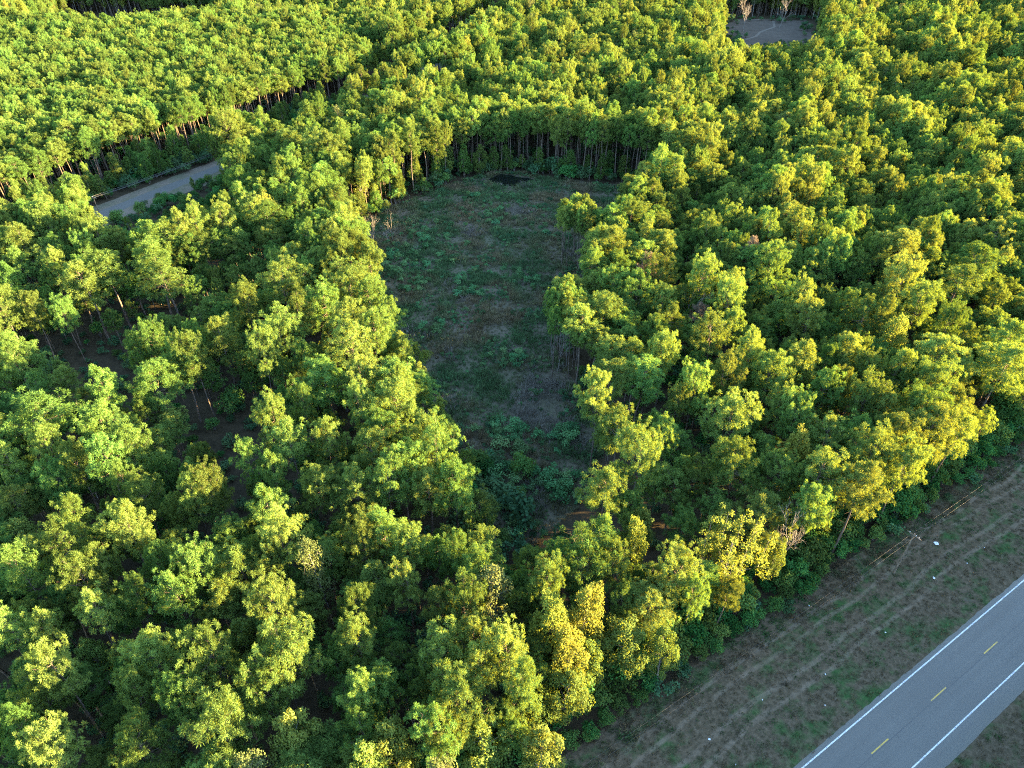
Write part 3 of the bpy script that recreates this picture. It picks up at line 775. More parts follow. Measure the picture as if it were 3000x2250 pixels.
# keep clear of the tall near trees
D2 = (X[:, None] - TX) ** 2 + (Y[:, None] - TY) ** 2
ok = np.all(D2 > (0.62 * TR + 1.1) ** 2, axis=1)
X, Y = X[ok], Y[ok]
n = len(X)
g = np.stack([X, Y], 1) - GO; GD = g @ GN; GS = g @ GU
plant = (GD < -14) & (X < -60) & (Y < 400)                       # the even plantation beyond the gravel road
hn = vnoise(X, Y, 55, 4); hn2 = vnoise(X, Y, 17, 9)
Hh = 14.6 + 2.0 * hn + 1.7 * hn2 + r_.normal(0, 1.6, n)
Hh = np.where(plant, 16.2 + .5 * hn + r_.normal(0, .7, n), Hh)
near = Y < 138
Hh = np.where(near & ~plant, np.where(X < 0, 10.9, 11.8) + 0.9 * hn2 + r_.normal(0, 1.3, n), Hh)
band = (~near) & (X < -20) & (GD > 8) & (Y < 300)
Hh = np.where(band, Hh + 1.0, Hh)
rd = np.stack([X, Y], 1) - RO; RD = rd @ RN
LOWZ = [(-117, 186), (-99, 228), (-86, 207), (-70, 172), (-79, 150), (-97, 152)]
lowz = inside(LOWZ, X, Y); Hh = np.where(lowz, r_.uniform(3.0, 6.5, n), Hh)
SHADE = inside([(-88, 142), (-59, 150), (-50, 132), (-59, 119), (-76, 115), (-98, 119), (-104, 132)], X, Y)
Hh = np.where(SHADE, r_.uniform(8.5, 11.0, n), Hh)
cdist = poly_dist(CLEAR, X, Y)
wall = (cdist < 14) & ((Y > 200) | ((X > 5) & (Y > 100))) & ~lowz
Hh = np.where(wall & (Y > 200), 18.5 + r_.normal(0, 1.3, n), Hh); Hh = np.where(wall & (Y <= 200), np.maximum(Hh, 15.0 + r_.normal(0, 1.2, n)), Hh)
front = (GD < -14) & (GD > -27) & (GS < 75) & (X < -60)
wall |= front
Hh = np.where(RD > 0, 21 + r_.normal(0, 1.0, n), Hh)            # the wood on the other side of the highway
Hh = np.clip(Hh, 4.0, 22.0)
Rr = 2.5 * (Hh / 16.0) ** 0.7 * np.exp(r_.normal(0, .22, n))
Rr = np.where(plant, 2.45 * np.exp(r_.normal(0, .14, n)), Rr)
mixn = vnoise(X, Y, 70, 14) + 0.012 * (Y - 260)
u = r_.uniform(0, 1, n)
KD = np.array(['p'] * n, dtype=object)
broad = (~plant) & (u < np.clip(0.10 + 0.10 * mixn, 0.03, 0.45)) & (Y > 150)
bk = r_.choice(['s', 'y', 'g', 't', 'o', 's', 'g'], n)
KD[broad] = bk[broad]
KD[(near) & (u > .93) & ~plant] = 'g'
strip = (GD > 7) & (GD < 24) & (GS > 15) & (GS < 115)
Hh = np.where(strip, r_.uniform(7.5, 10.5, n), Hh); wall &= ~strip
wall &= r_.uniform(0, 1, n) < np.where((X > 5) & (Y < 200), .95, .65); KD[wall] = 'w'; Rr = np.where(wall, 2.5 * np.exp(r_.normal(0, .15, n)), Rr)

# sight lines kept open: land that can be seen from above the highway because no tree stands in front of it
SEEN = [[(-4.9, 89.8), (15.8, 89.8), (11.8, 78), (5.5, 70.6), (-2.5, 70.6)],
        [(-121, 189), (-121, 200), (-99.5, 227), (-95, 206), (-108, 188)],
        [(113, 430), (130, 458), (172, 458), (165, 405), (122, 396)],
        [(-93, 127), (-82, 127), (-78, 113), (-88, 113)],
        [(-58, 104), (-44, 104), (-42, 90), (-49, 89)]]
sight = np.zeros(n, bool)
for f_ in (.97, .8, .6, .42):
    for pg in SEEN:
        q_ = 88.0 / (88.0 - np.minimum(Hh * f_, 60)); sight |= inside(pg, X * q_, Y * q_)
sight &= Hh > 5
low_ = sight & (Y < 95)
Hh = np.where(low_, np.minimum(Hh, r_.uniform(2.8, 4.6, n)), Hh)
KD[(Hh < 7) & ((KD == 'p') | (KD == 'w'))] = 'b'; Rr = np.where(KD == 'b', np.clip(Hh * .45, 1.3, 2.6), Rr)
kill = sight & ~low_
X, Y, Hh, Rr, KD = X[~kill], Y[~kill], Hh[~kill], Rr[~kill], KD[~kill]; n = len(X)

# young pines in front of the open edges, and thin clumps that step out into the clearing on its right side
ex, ey = candidates(2.9, 77, -170, 60, 95, 330); r3 = np.random.default_rng(78)
eg = np.stack([ex, ey], 1) - GO; egs = eg @ GU; egd = eg @ GN
cde = poly_dist(CLEAR, ex, ey); ine = inside(CLEAR, ex, ey)
ke = ((~ine & (cde < 6) & ((ey > 190) | (ex < -10))) | ((egd < -8) & (egd > -19) & (egs > -60) & (egs < 75))) & (r3.uniform(0, 1, len(ex)) < .36)
ex, ey = ex[ke], ey[ke]
kx = np.concatenate([r3.uniform(12.5, 21, 16), r3.uniform(8.0, 13.5, 12)]); ky = np.concatenate([r3.uniform(158, 169, 16), r3.uniform(113, 125, 12)])
X = np.concatenate([X, ex, kx]); Y = np.concatenate([Y, ey, ky])
Hh = np.concatenate([Hh, r3.uniform(4, 11, len(ex)), r3.uniform(14.5, 17.5, len(kx))]); Rr = np.concatenate([Rr, r3.uniform(1.3, 2.3, len(ex)), r3.uniform(1.3, 2.0, len(kx))])
KD = np.concatenate([KD, np.array(['q'] * len(ex) + ['w'] * len(kx), dtype=object)]); n = len(X)

# everything that is a tree: x, y, height, radius, kind, tall?
AX = np.concatenate([TX, X]); AY = np.concatenate([TY, Y])
TH = np.where(np.array(TK) == 'o', 12.5, 17.6 + r_.normal(0, 1.0, len(TX)) + 0.35 * (TR - 3))
AH = np.concatenate([TH, Hh]); AR = np.concatenate([TR, Rr]); AK = np.concatenate([np.array(TK, dtype=object), KD])
_e = (poly_dist(CLEAR, TX, TY) < 8) & (TX > 5) & (TY > 95)
AK[:len(TX)][_e] = 'w'
AT = np.concatenate([np.ones(len(TX), bool), np.zeros(n, bool)])
SX, SY, DEP = screen(AX, AY, AH - 2.5)
view = (SX > -0.01) & (SX < 1.01) & (SY > -0.01) & (SY < 1.03)
size = AR / DEP * np.where(AT, 1.8, 1.0)
allpine = np.where(view & ((AK == 'p') | (AK == 'w')))[0]
pick_p = allpine[np.argsort(-size[allpine])][:300]
allb = np.where(view & (AK != 'p') & (AK != 'w') & (DEP < 175))[0]
pick_b = allb[np.argsort(-size[allb])][:70]
solo = np.zeros(len(AX), bool); solo[pick_p] = True; solo[pick_b] = True

SETS = {'q': YOUNG, 'b': HEDGES, 'w': POLES, 'p': PINES, 'y': GUMS, 'g': OLIVES, 'o': OLIVES, 't': TANS, 's': SPIRES}
def tree(name, kind, loc, rz, h, R, tilt=(0, 0)):
    o = obj(name, None, None, loc, rz, (R / kind.R, R / kind.R, h / kind.h))
    o.rotation_euler = (tilt[0], tilt[1], rz)
    obj("trunk", kind.trunk, o)
    if kind.crown is not None:
        obj("crown", kind.crown, o)
    return o

ORD = ["zeroth", "first", "second", "third", "fourth", "fifth", "sixth", "seventh", "eighth", "ninth", "tenth", "eleventh", "twelfth", "thirteenth",
       "fourteenth", "fifteenth", "sixteenth", "seventeenth", "eighteenth", "nineteenth", "twentieth"]
TENS = {20: "twenty", 30: "thirty", 40: "forty", 50: "fifty", 60: "sixty"}
def ordinal(k):
    if k <= 20: return ORD[k]
    if k > 69: return ORD[k % 10] + " past seventy" if k > 70 else "seventieth"
    if k % 10 == 0: return {30: "thirtieth", 40: "fortieth", 50: "fiftieth", 60: "sixtieth"}[k]
    return TENS[k // 10 * 10] + "-" + ORD[k % 10]

LOOK = {'q': "bushy young pine", 'b': "low leafy thicket", 'y': "yellow-leaved sweetgum", 'g': "olive-green broadleaf", 'o': "dark rounded broadleaf", 't': "pale tan broadleaf", 's': "slender pale tree"}
NAME = {'q': "young_pine", 'b': "thicket_bush", 'p': "pine_tree", 'w': "pine_tree", 'y': "sweetgum_tree", 'g': "broadleaf_tree", 'o': "rounded_tree", 't': "tan_tree", 's': "slender_tree"}
idx = np.where(solo)[0]
Q = np.stack([AX[idx], AY[idx]], 1) - RO; back = -16.5 - Q @ RN; along = Q @ RU
cd = poly_dist(CLEAR, AX[idx], AY[idx])
groups = {}
for i, j in enumerate(idx):
    k = AK[j]; sz = "tall" if AH[j] > 15.2 else "low"
    what = (sz + " pine") if k == 'p' else ('slim pine' if k == 'w' else LOOK[k])
    left = AX[j] < np.interp(AY[j], [70, 120, 170, 215, 300], [4, -6, -12, 0, -30])
    if cd[i] < 6.5 and AY[j] > 68:
        z = ("clear", left, what)
    else:
        z = ("rows", int(back[i] // 8), what, left if back[i] > 16 else None)
    groups.setdefault(z, []).append((i, j))
LABEL = {}
for z, mem in groups.items():
    if z[0] == "clear":
        mem.sort(key=lambda q: -AY[q[1]])
        for c, (i, j) in enumerate(mem, 1):
            LABEL[j] = f"{z[2]} on the clearing's {'left' if z[1] else 'right'} edge, {ordinal(c)} from the pond end"
    else:
        mem.sort(key=lambda q: along[q[0]])
        row = ordinal(z[1] + 1)
        side = "" if z[3] is None else (" left of the clearing" if z[3] else " right of the clearing")
        for c, (i, j) in enumerate(mem, 1):
            if side:
                LABEL[j] = f"{z[2]}{side}, {row} row back from the highway, {ordinal(c)} from left"
            else:
                LABEL[j] = f"{z[2]} in the {row} row back from the highway verge, {ordinal(c)} from left"
r2_ = np.random.default_rng(55)
for j in idx:
    k = AK[j]; S = SETS[k]
    asp = AR[j] / AH[j]
    if k == 'p':
        kind = S[int(r2_.integers(0, len(S)))] if not AT[j] else S[int(r2_.choice([0, 2, 4, 6, 7, 8, 9]))]
    else:
        kind = S[int(r2_.integers(0, len(S)))]
    R = float(np.clip(AR[j], 0.62 * kind.R * AH[j] / kind.h, 1.45 * kind.R * AH[j] / kind.h))
    o = tree(NAME[k], kind, (AX[j], AY[j], 0), r2_.uniform(0, 6.28), AH[j], R, tuple(r2_.normal(0, .03, 2)))
    tag(o, LABEL[j], "pine" if k in 'pwq' else ("bush" if k == 'b' else "tree"), "pines of the nearer woods" if k in 'pw' else "broadleaf trees among the pines")

# ------------------------------------------------------------------ masses (one object each)
def scatter(name, kinds, loc, rz, scl, vid, label, tilt=None):
    col = bpy.data.collections.new(name + "_kinds")
    for i, me in enumerate(kinds):
        col.objects.link(bpy.data.objects.new(f"{name}_{i:02d}", me))
    me = bpy.data.meshes.new(name); m = len(loc)
    me.vertices.add(m); me.vertices.foreach_set("co", np.asarray(loc, dtype=np.float32).ravel())
    rot = np.zeros((m, 3), np.float32); rot[:, 2] = rz
    if tilt is not None: rot[:, :2] = tilt
    for nm, typ, key, val in (("rot", 'FLOAT_VECTOR', "vector", rot), ("scl", 'FLOAT_VECTOR', "vector", np.asarray(scl, np.float32)), ("vid", 'INT', "value", np.asarray(vid, np.int32))):
        a = me.attributes.new(nm, typ, 'POINT'); a.data.foreach_set(key, val.ravel())
    o = obj(name, me); tag(o, label, kind='stuff')
    ng = bpy.data.node_groups.new(name, 'GeometryNodeTree')
    ng.interface.new_socket(name="Geometry", in_out='INPUT', socket_type='NodeSocketGeometry')
    ng.interface.new_socket(name="Geometry", in_out='OUTPUT', socket_type='NodeSocketGeometry')
    gi = ng.nodes.new("NodeGroupInput"); go = ng.nodes.new("NodeGroupOutput")
    ci = ng.nodes.new("GeometryNodeCollectionInfo"); ci.inputs["Collection"].default_value = col
    ci.inputs["Separate Children"].default_value = True; ci.inputs["Reset Children"].default_value = True
    ip = ng.nodes.new("GeometryNodeInstanceOnPoints"); ip.inputs["Pick Instance"].default_value = True
    def named(nm, dt):
        q = ng.nodes.new("GeometryNodeInputNamedAttribute"); q.data_type = dt; q.inputs["Name"].default_value = nm
        return next(s for s in q.outputs if s.enabled)
    L = ng.links.new
    L(gi.outputs[0], ip.inputs["Points"]); L(ci.outputs[0], ip.inputs["Instance"])
    L(named("vid", 'INT'), ip.inputs["Instance Index"]); L(named("rot", 'FLOAT_VECTOR'), ip.inputs["Rotation"]); L(named("scl", 'FLOAT_VECTOR'), ip.inputs["Scale"])
    L(ip.outputs[0], go.inputs[0])
    md = o.modifiers.new("scatter", 'NODES'); md.node_group = ng
    return o

rest = np.where(~solo)[0]
ALLK = [k for S in ('p', 'y', 'g', 't', 's', 'w', 'b', 'q') for k in SETS[S]]
START = {'p': 0, 'y': len(PINES), 'g': len(PINES) + len(GUMS), 'o': len(PINES) + len(GUMS), 't': len(PINES) + len(GUMS) + len(OLIVES), 's': len(PINES) + len(GUMS) + len(OLIVES) + len(TANS)}
START['w'] = START['s'] + len(SPIRES); START['b'] = START['w'] + len(POLES); START['q'] = START['b'] + len(HEDGES)
vid = np.array([START[AK[j]] + int(r2_.integers(0, len(SETS[AK[j]]))) for j in rest])
kh = np.array([ALLK[v].h for v in vid]); kr = np.array([ALLK[v].R for v in vid])
sc = np.stack([AR[rest] / kr * .95, AR[rest] / kr * .95, AH[rest] / kh], 1); sc[:, :2] = np.clip(sc[:, :2], 0.6 * sc[:, 2:3], 1.4 * sc[:, 2:3])
scatter("forest", [k.joined for k in ALLK], np.stack([AX[rest], AY[rest], np.zeros(len(rest))], 1), r2_.uniform(0, 6.28, len(rest)), sc, vid,
        "dense mass of pines and broadleaf trees filling the rest of the woods", r2_.normal(0, .03, (len(rest), 2)))

# undergrowth beneath and at the edges of the woods
UX, UY = candidates(3.6, 41, -190, 210, 20, 300)
_dx, _dy = candidates(5.0, 43, 105, 190, 380, 470); _k = (poly_dist(DIRT, _dx, _dy) < 7)
UX = np.concatenate([UX, _dx[_k]]); UY = np.concatenate([UY, _dy[_k]])
s1, s2, dp = screen(UX, UY, np.full(len(UX), 1.0))
k = (s1 > -.08) & (s1 < 1.1) & (s2 < 1.25)
UX, UY = UX[k], UY[k]
cdu = poly_dist(CLEAR, UX, UY); ins = inside(CLEAR, UX, UY)
ru = np.random.default_rng(42)
q = np.stack([UX, UY], 1) - RO; dv = q @ RN
gq = np.stack([UX, UY], 1) - GO; gs = gq @ GU; gd = gq @ GN + 0.0008 * np.clip(gs, 0, None) ** 2
k = (~ins | ((UY < 90) & (ru.uniform(0, 1, len(UX)) < .8))) & ((dv < -15.5) | (dv > 26)) & ~((gd > -6.5) & (gd < 6.0)) & (ru.uniform(0, 1, len(UX)) < np.where((cdu < 8) & (UX > 5) & (UY < 200), .35, np.where(cdu < 8, .95, np.where((gd < -5) & (gd > -18) & (gs < 120), 1.0, .75))))
UX, UY = UX[k], UY[k]; gd = gd[k]; gs = gs[k]
big = np.where((gd < -5) & (gd > -18) & (gs < 120), 1.6, np.where(cdu[k] < 7, 1.7, 1.0))
us = np.exp(ru.normal(0, .3, len(UX))) * big
kinds_u = [k_.joined for k_ in UNDERS] + [k_.joined for k_ in HEDGES[:2]]
uv = ru.choice([0, 1, 2, 0, 1, 2, 3, 4], len(UX)); us = np.where(uv > 2, us * .55, us)
scatter("undergrowth", kinds_u, np.stack([UX, UY, np.zeros(len(UX))], 1), ru.uniform(0, 6.28, len(UX)), np.stack([us, us, us * ru.uniform(.8, 1.2, len(UX))], 1), uv,
        "low dark undergrowth beneath the trees and along the wood edges")

# dry brush and grass of the clearing
BX, BY = candidates(0.85, 51, -50, 52, 66, 230, .5)
k = inside(CLEAR, BX, BY) & ~inside(POND, BX, BY)
BX, BY = BX[k], BY[k]; rb = np.random.default_rng(52)
CLUMPS = [mesh_from("brush_clump", *(lambda a: (a[0], a[1]))(c), (M["brush"],), None, c[2]) for c in (make_clump(400 + i, .75, 1.0, 46, .07, .8) for i in range(3))]
TWIGS = [mesh_from("twig_clump", *(lambda a: (a[0], a[1]))(c), (M["twig"],), None, c[2]) for c in (make_clump(410 + i, .8, 1.3, 40, .05, .9) for i in range(2))]
FORBS = [k_.crown for k_ in (SHRUBS[0], SHRUBS[2])] + [UNDERS[0].crown]
tw = vnoise(BX, BY, 22, 61) + np.exp(-(((BX - 6) / 7) ** 2 + ((BY - 108) / 10) ** 2)) * 3 + np.exp(-(((BX + 14) / 4) ** 2 + ((BY - 121) / 3) ** 2)) * 2.5
bv = np.where(tw + rb.normal(0, .5, len(BX)) > 1.5, rb.integers(3, 5, len(BX)), rb.integers(0, 3, len(BX)))
fb = (vnoise(BX, BY, 16, 66) + rb.normal(0, .8, len(BX))) > 0.95
bv = np.where(fb, rb.integers(5, 8, len(BX)), bv)
bs = np.exp(rb.normal(0, .35, len(BX))) * np.clip(.8 + .3 * vnoise(BX, BY, 12, 62), .3, 1.6)
bs = np.where(fb, np.minimum(bs, 1.5) * .5, np.minimum(bs, 1.35))
scatter("dry_brush", CLUMPS + TWIGS + FORBS, np.stack([BX, BY, np.zeros(len(BX))], 1), rb.uniform(0, 6.28, len(BX)), np.stack([bs, bs, bs], 1), bv,
        "brown dry grass and grey brush covering the clearing")

# verge grass
rg = np.random.default_rng(71); ng_ = 15000
gs_ = rg.uniform(-45, 90, ng_); gd_ = rg.uniform(-17.5, 22, ng_)
k = ((gd_ < -0.75) | (gd_ > 9.5)); gs_, gd_ = gs_[k], gd_[k]
P = RO + gs_[:, None] * RU + gd_[:, None] * RN
gsc = np.exp(rg.normal(0, .3, len(P))) * np.where(gd_ < -13, 1.5, .8)
GR = [mesh_from("grass_clump", c[0], c[1], (M["grass"],), None, c[2]) for c in (make_clump(420 + i, .38, .20, 26, .045, 1.3) for i in range(3))]
scatter("verge_grass", GR, np.c_[P, np.full(len(P), .004)], rg.uniform(0, 6.28, len(P)), np.stack([gsc, gsc, gsc], 1), rg.integers(0, 3, len(P)),
        "short brown and green grass on the highway verge")

# ------------------------------------------------------------------ shrubs of the clearing
CL = [(-5.2, 190.8, 4.0, 6.4, 11), (-13.3, 202.8, 2.8, 3.5, 4), (-21.7, 177.0, 6.3, 6.7, 24), (-30.0, 160.5, 4.7, 6.7, 20), (-23.3, 152.7, 3.0, 3.8, 14), (-17.5, 166.4, 4.0, 3.5, 9),
      (-10.3, 158.1, 2.3, 2.4, 6), (-11.9, 152.0, 2.3, 3.8, 7), (-8.1, 149.7, 3.0, 3.7, 8), (1.3, 155.8, 5.0, 4.0, 11), (4.6, 152.0, 2.3, 3.0, 5), (9.2, 195.0, 1.8, 2.7, 3), (7.4, 180.8, 2.6, 2.9, 5),
      (-18.4, 132.2, 2.4, 2.5, 8), (-32.9, 164.7, 2.4, 6.0, 9), (-6.3, 201.6, 5.5, 3.4, 6), (12.2, 147.6, 2.2, 4.4, 5), (0.1, 121.9, 3.0, 2.6, 10), (-3.1, 96.2, 0.8, 0.8, 1), (-0.7, 93.9, 0.8, 0.8, 1),
      (1.1, 92.8, 0.8, 0.8, 2), (-2.2, 87.7, 1.2, 1.1, 2), (0.8, 88.8, 0.8, 0.7, 1), (0.3, 84.3, 0.7, 0.7, 1), (-2.5, 90.6, 1.0, 0.7, 1), (-6.9, 92.0, 1.0, 1.1, 1), (1.4, 98.2, 5.3, 2.4, 8),
      (9.2, 95.8, 3.1, 2.4, 6), (1.2, 79.4, 4.5, 5.0, 14), (-5.0, 80.6, 1.6, 2.7, 5), (8, 84, 3, 4, 7)]
rs = np.random.default_rng(81); pts = []
for (x, y, a, b, m) in CL:
    for q in range(int(m * 1.25 + .5)):
        for tr_ in range(20):
            p = (x + rs.normal(0, a * .75), y + rs.normal(0, b * .75))
            if inside(CLEAR, np.array([p[0]]), np.array([p[1]]))[0] and not inside(POND, np.array([p[0]]), np.array([p[1]]))[0] and all((p[0] - o_[0]) ** 2 + (p[1] - o_[1]) ** 2 > .9 for o_ in pts):
                pts.append(p); break
pts.sort(key=lambda p: -p[1])
cnt = {}
for p in pts:
    cnt.setdefault(int((224 - p[1]) // 8), []).append(p)
for b, L_ in enumerate([cnt[k] for k in sorted(cnt)], 1):
    L_.sort(key=lambda p: p[0])
    for c, p in enumerate(L_, 1):
        kind = SHRUBS[int(rs.integers(0, 4))]
        f = rs.uniform(.6, 1.4) * (1.5 if p[1] < 105 else 1.0)
        o = tree("shrub", kind, (p[0], p[1], 0), rs.uniform(0, 6.28), kind.h * f * rs.uniform(.85, 1.2), kind.R * f)
        for ch in o.children:
            ch.name = "stem" if ch.name.startswith("trunk") else "foliage"
        tag(o, f"round blue-green shrub in the clearing, {ordinal(b)} row from the pond, {ordinal(c)} from left", "shrub", "shrubs of the clearing")
o = tree("yellow_shrub", YSHRUB, (-17.8, 119.9, 0), .4, 3.4, 1.7)
for ch in o.children: ch.name = "stem" if ch.name.startswith("trunk") else "foliage"
tag(o, "sunlit yellow bush at the clearing's left edge, beside grey brush", "shrub")

# leafy bushes along the highway side of the wood
rh = np.random.default_rng(91); hs = []
for row, (d0, hh) in enumerate(((-17.4, 2.8), (-19.4, 4.8), (-22.0, 7.5))):
    s = -46.0 + row * .9
    while s < 88:
        hs.append((s, d0 + rh.normal(0, .5), hh * rh.uniform(.6, 1.3), row)); s += rh.uniform(2.0, 3.2) * (1 + .15 * row)
for row in range(3):
    nm = ("front", "middle", "rear")[row]
    for c, (s, d, hh, _) in enumerate([q for q in hs if q[3] == row], 1):
        p = road_pt(s, d); kind = HEDGES[int(rh.integers(0, 4))]
        o = tree("roadside_bush", kind, p, rh.uniform(0, 6.28), hh, float(np.clip(hh * .48, 1.4, 3.2)))
        for ch in o.children: ch.name = "stem" if ch.name.startswith("trunk") else "foliage"
        tag(o, f"leafy dark green bush, {nm} row along the highway verge, {ordinal(c)} from the lower end", "bush", "bushes along the verge")

# ------------------------------------------------------------------ bare and dead trees
def single(name, kind, loc, rz, h, R, label, cat="tree", tilt=(0, 0)):
    return tag(tree(name, kind, loc, rz, h, R, tilt), label, cat)
tag(tree("sweetgum_tree", HERO_GUM, (30.3, 63.2, 0), .8, 18.0, 5.4), "large yellow-leaved sweetgum with upright lobes above the highway bushes", "tree")
single("bare_tree", BARES[0], (39.0, 66.4, 0), .3, 15.5, 2.6, "bare grey tree beside the yellow sweetgum above the verge", tilt=(0, .05))
single("bare_tree", BARES[1], (22.6, 61.6, 0), 1.3, 14.5, 2.4, "leafless grey snag in the dark gap left of the yellow sweetgum")
single("bare_tree", BARES[2], (20.6, 60.4, 0), 2.3, 7.5, 1.1, "short leafless snag at the foot of the tall grey snag")
single("bare_tree", BARES[1], (-11.5, 41.6, 0), 4.1, 13.0, 1.5, "pale leafless tree in the gap between the front pines")
single("dead_pine", DEADP[0], (29.1, 134.3, 0), .5, 17.0, 2.4, "pinkish-brown dead pine nearest the right edge of the clearing", "pine")
single("dead_pine", DEADP[0], (37.6, 120.3, 0), 1.5, 13.5, 2.3, "russet dead pine, lowest of the brown ones right of the clearing", "pine")
single("dead_pine", DEADP[0], (53.0, 142.3, 0), 2.5, 17.0, 1.8, "brown dead pine farthest right among the dead ones", "pine")
single("bare_tree", BARES[2], (37.0, 124.0, 0), 3.1, 15.5, 2.6, "bushy bare grey tree just above the russet dead pine")
for c, (x, y, h) in enumerate(((-44.3, 172, 9), (-39.1, 172.0, 10), (-36.3, 169.2, 10.5), (-33.1, 174.2, 4.5), (-32.3, 175.7, 7.5)), 1):
    single("bare_tree", BARES[c % 3], (x, y, 0), c * 1.1, h, 1.0 + .1 * h * .3, f"thin bare stem at the left edge of the clearing, {ordinal(c)} from the left")
for c, (x, y) in enumerate(((9.5, 117.3), (8.3, 118.6), (11.4, 118.6), (13.5, 120), (10.6, 122)), 1):
    single("bare_tree", BARES[c % 3], (x, y, 0), c * 1.7, 10 + 1.5 * math.sin(c * 2.2), 1.3, f"slim pale dead trunk on the clearing's right edge, {ordinal(c)} in its row")
single("bare_tree", BARES[0], (125.8, 422.9, 0), .3, 19, 4.2, "leaning bare tree on the left side of the bare earth lot", tilt=(0, -.08))
single("bare_tree", BARES[1], (146.8, 428.5, 0), 1.0, 19, 4.0, "bare tree standing in the middle of the bare earth lot")
for c, (x, y, h, R) in enumerate(((-29.5, 209.4, 9, 1.7), (-33.6, 199.5, 8, 1.5), (-35.8, 190.3, 5, 1.1), (-25.1, 221.0, 9, 1.5), (-24.0, 224.6, 12, 1.7)), 1):
    single("young_pine", PINES[c % 8], (x, y, 0), c * 1.3, h, R, f"slender young pine at the clearing's upper left corner, {ordinal(c)} of five", "pine")

# ------------------------------------------------------------------ poles, wires, litter
def utility_pole(loc, h, rz, label, tilt=(0, 0)):
    root = obj("utility_pole", None, None, loc, rz); root.rotation_euler = (tilt[0], tilt[1], rz)
    b = MB(); b.tube([[0, 0, -.1], [0, 0, h * .5], [0, 0, h]], [.16, .14, .11], 10); b.tube([[0, 0, h], [0, 0, h + .02]], [.11, .01], 10)
    obj("shaft", b.mesh("shaft", M["wood"], True), root)
    b = MB(); b.box((0, .13, h - .45), (2.2, .1, .13)); obj("crossarm", b.mesh("crossarm", M["wood"]), root)
    b = MB()
    b.tube([[-.7, .13, h - .52], [0, .13, h - 1.1]], .02, 4); b.tube([[.7, .13, h - .52], [0, .13, h - 1.1]], .02, 4); obj("brace", b.mesh("brace", M["wire"]), root)
    me = None
    for x in (-.7, .25, .7):
        if me is None:
            b = MB(); b.tube([[0, 0, 0], [0, 0, .06], [0, 0, .1], [0, 0, .17], [0, 0, .2]], [.03, .06, .04, .055, .01], 8); me = b.mesh("insulator", M["ceramic"], True)
        obj("insulator", me, root, (x, .13, h - .385))
    return tag(root, label, "pole")

def wire(name, a, b_, sag, label, rad=.006, group=None):
    a = np.array(a); b_ = np.array(b_); t = np.linspace(0, 1, 25)[:, None]
    P = a + (b_ - a) * t; P[:, 2] -= (4 * sag * t * (1 - t))[:, 0]
    m = MB(); m.tube(P, rad, 4)
    return tag(obj(name, m.mesh(name, M["wire"], True)), label, "wire", group)

# along the verge
PA = (57.3, 66.5, 0); hA = 9.0
rzA = math.atan2(RN[1], RN[0])
utility_pole(PA, hA, rzA, "thin leaning wooden utility pole on the verge", (0.0, 0.0))
PB = (PA[0] - RU[0] * 62, PA[1] - RU[1] * 62, 0); PC = (PA[0] + RU[0] * 62, PA[1] + RU[1] * 62, 0)
for k, (off, nm) in enumerate(((-.3, "upper"), (.3, "lower"))):
    e = RN * off
    tip = lambda q: (q[0] + e[0], q[1] + e[1], hA - .2)
    wire("overhead_wire", tip(PB), tip(PA), .7, f"{nm} overhead wire along the verge, left of the pole", group="wires along the verge")
    wire("overhead_wire", tip(PA), tip(PC), .7, f"{nm} overhead wire along the verge, right of the pole", group="wires along the verge")
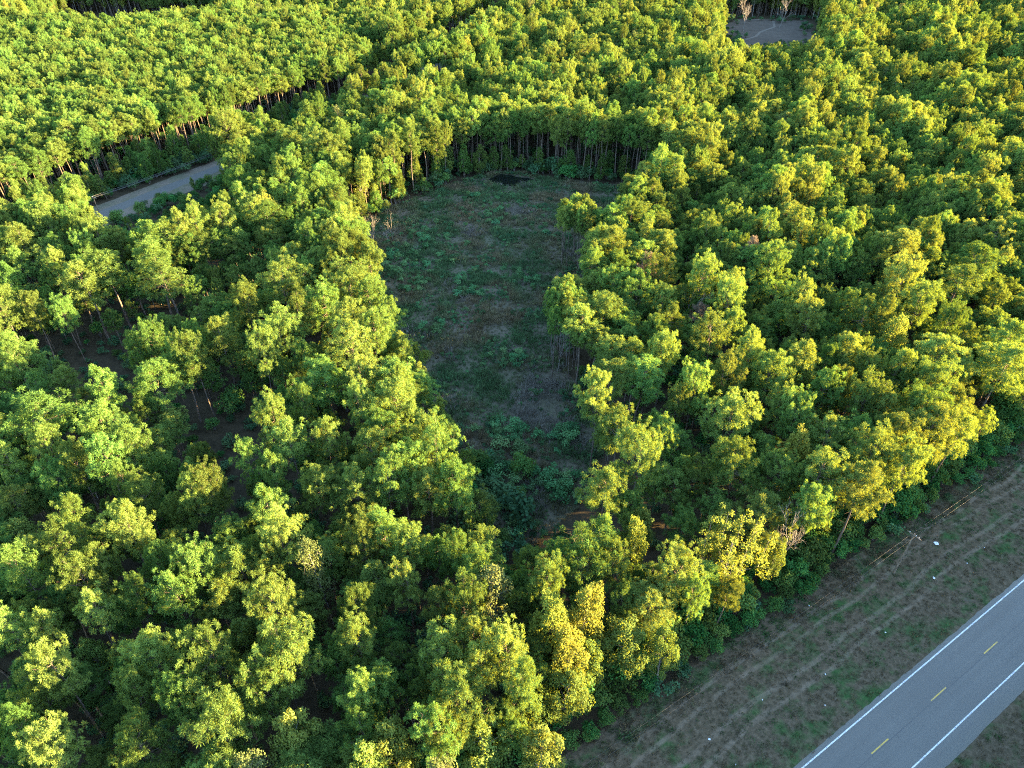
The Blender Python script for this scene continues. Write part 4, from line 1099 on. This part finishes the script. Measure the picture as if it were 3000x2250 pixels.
# along the gravel road
gA = (-114.5, 184.4, 0); rzG = math.atan2(GN[1], GN[0]); hG = 9.0
utility_pole(gA, hG, rzG, "utility pole with crossarm beside the gravel road")
for k, (off, nm) in enumerate(((-.7, "left"), (0.25, "middle"), (.7, "right"))):
    e = GN * off
    for sgn, side in ((-1, "below"), (1, "above")):
        q = (gA[0] + GU[0] * 48 * sgn, gA[1] + GU[1] * 48 * sgn)
        wire("overhead_wire", (gA[0] + e[0], gA[1] + e[1], hG - .2), (q[0] + e[0], q[1] + e[1], hG - .2), .5, f"{nm} overhead wire beside the gravel road, {side} its pole", .03, "wires along the gravel road")

def crumple(seed, s, flat=.35):
    r = np.random.default_rng(seed); n = 6
    g_ = np.linspace(-.5, .5, n); gx, gy = np.meshgrid(g_, g_)
    V = np.stack([gx.ravel() * s * r.uniform(.7, 1.3), gy.ravel() * s * r.uniform(.6, 1.1), np.abs(r.normal(0, s * flat * .5, n * n))], 1); V[:, :2] += r.normal(0, s * .07, (n * n, 2))
    F = [[i * n + j, i * n + j + 1, (i + 1) * n + j + 1, (i + 1) * n + j] for i in range(n - 1) for j in range(n - 1)]
    me = mesh_from("litter", V, F, (M["paper"],)); return me
LIT = [((66.3, 72.0), 1.15, "largest crumpled white sheet lying on the upper verge"), ((62.9, 65.6), .55, "small white scrap beside the dark weed patch on the verge"),
       ((69.2, 68.3), .38, "tiny white scrap right of the weed patch on the verge"), ((73.4, 71.3), .3, "topmost tiny white scrap near the picture's right edge"),
       ((72.5, 67.2), .25, "faint white speck nearest the road at the right edge"), ((51.9, 56.5), .3, "white speck in the middle of the verge below the pole"),
       ((42.7, 60.8), .4, "white scrap against the bushes at the verge's forest side"), ((24.2, 41.8), .55, "white scrap on the lower left verge"),
       ((32.1, 46.8), .35, "white scrap beside the curved wheel ruts, above the lower left one"), ((41.4, 50.3), .35, "white scrap in the middle of the lower verge"),
       ((39.9, 46.1), .28, "white speck on the lower verge close to the road"), ((26.7, 38.8), .25, "white speck at the bottom edge of the verge")]
for c, (p, s, l) in enumerate(LIT):
    o = obj("paper_scrap", crumple(500 + c, s * .5), None, (p[0], p[1], .05), c * 1.3)
    tag(o, l, "litter", "white litter on the verge")
print("trees", len(AX), "solo", solo.sum(), "pines", len(pick_p), "broad", len(pick_b), "under", len(UX), "brush", len(BX), "shrubs", len(pts), "bushes", len(hs))
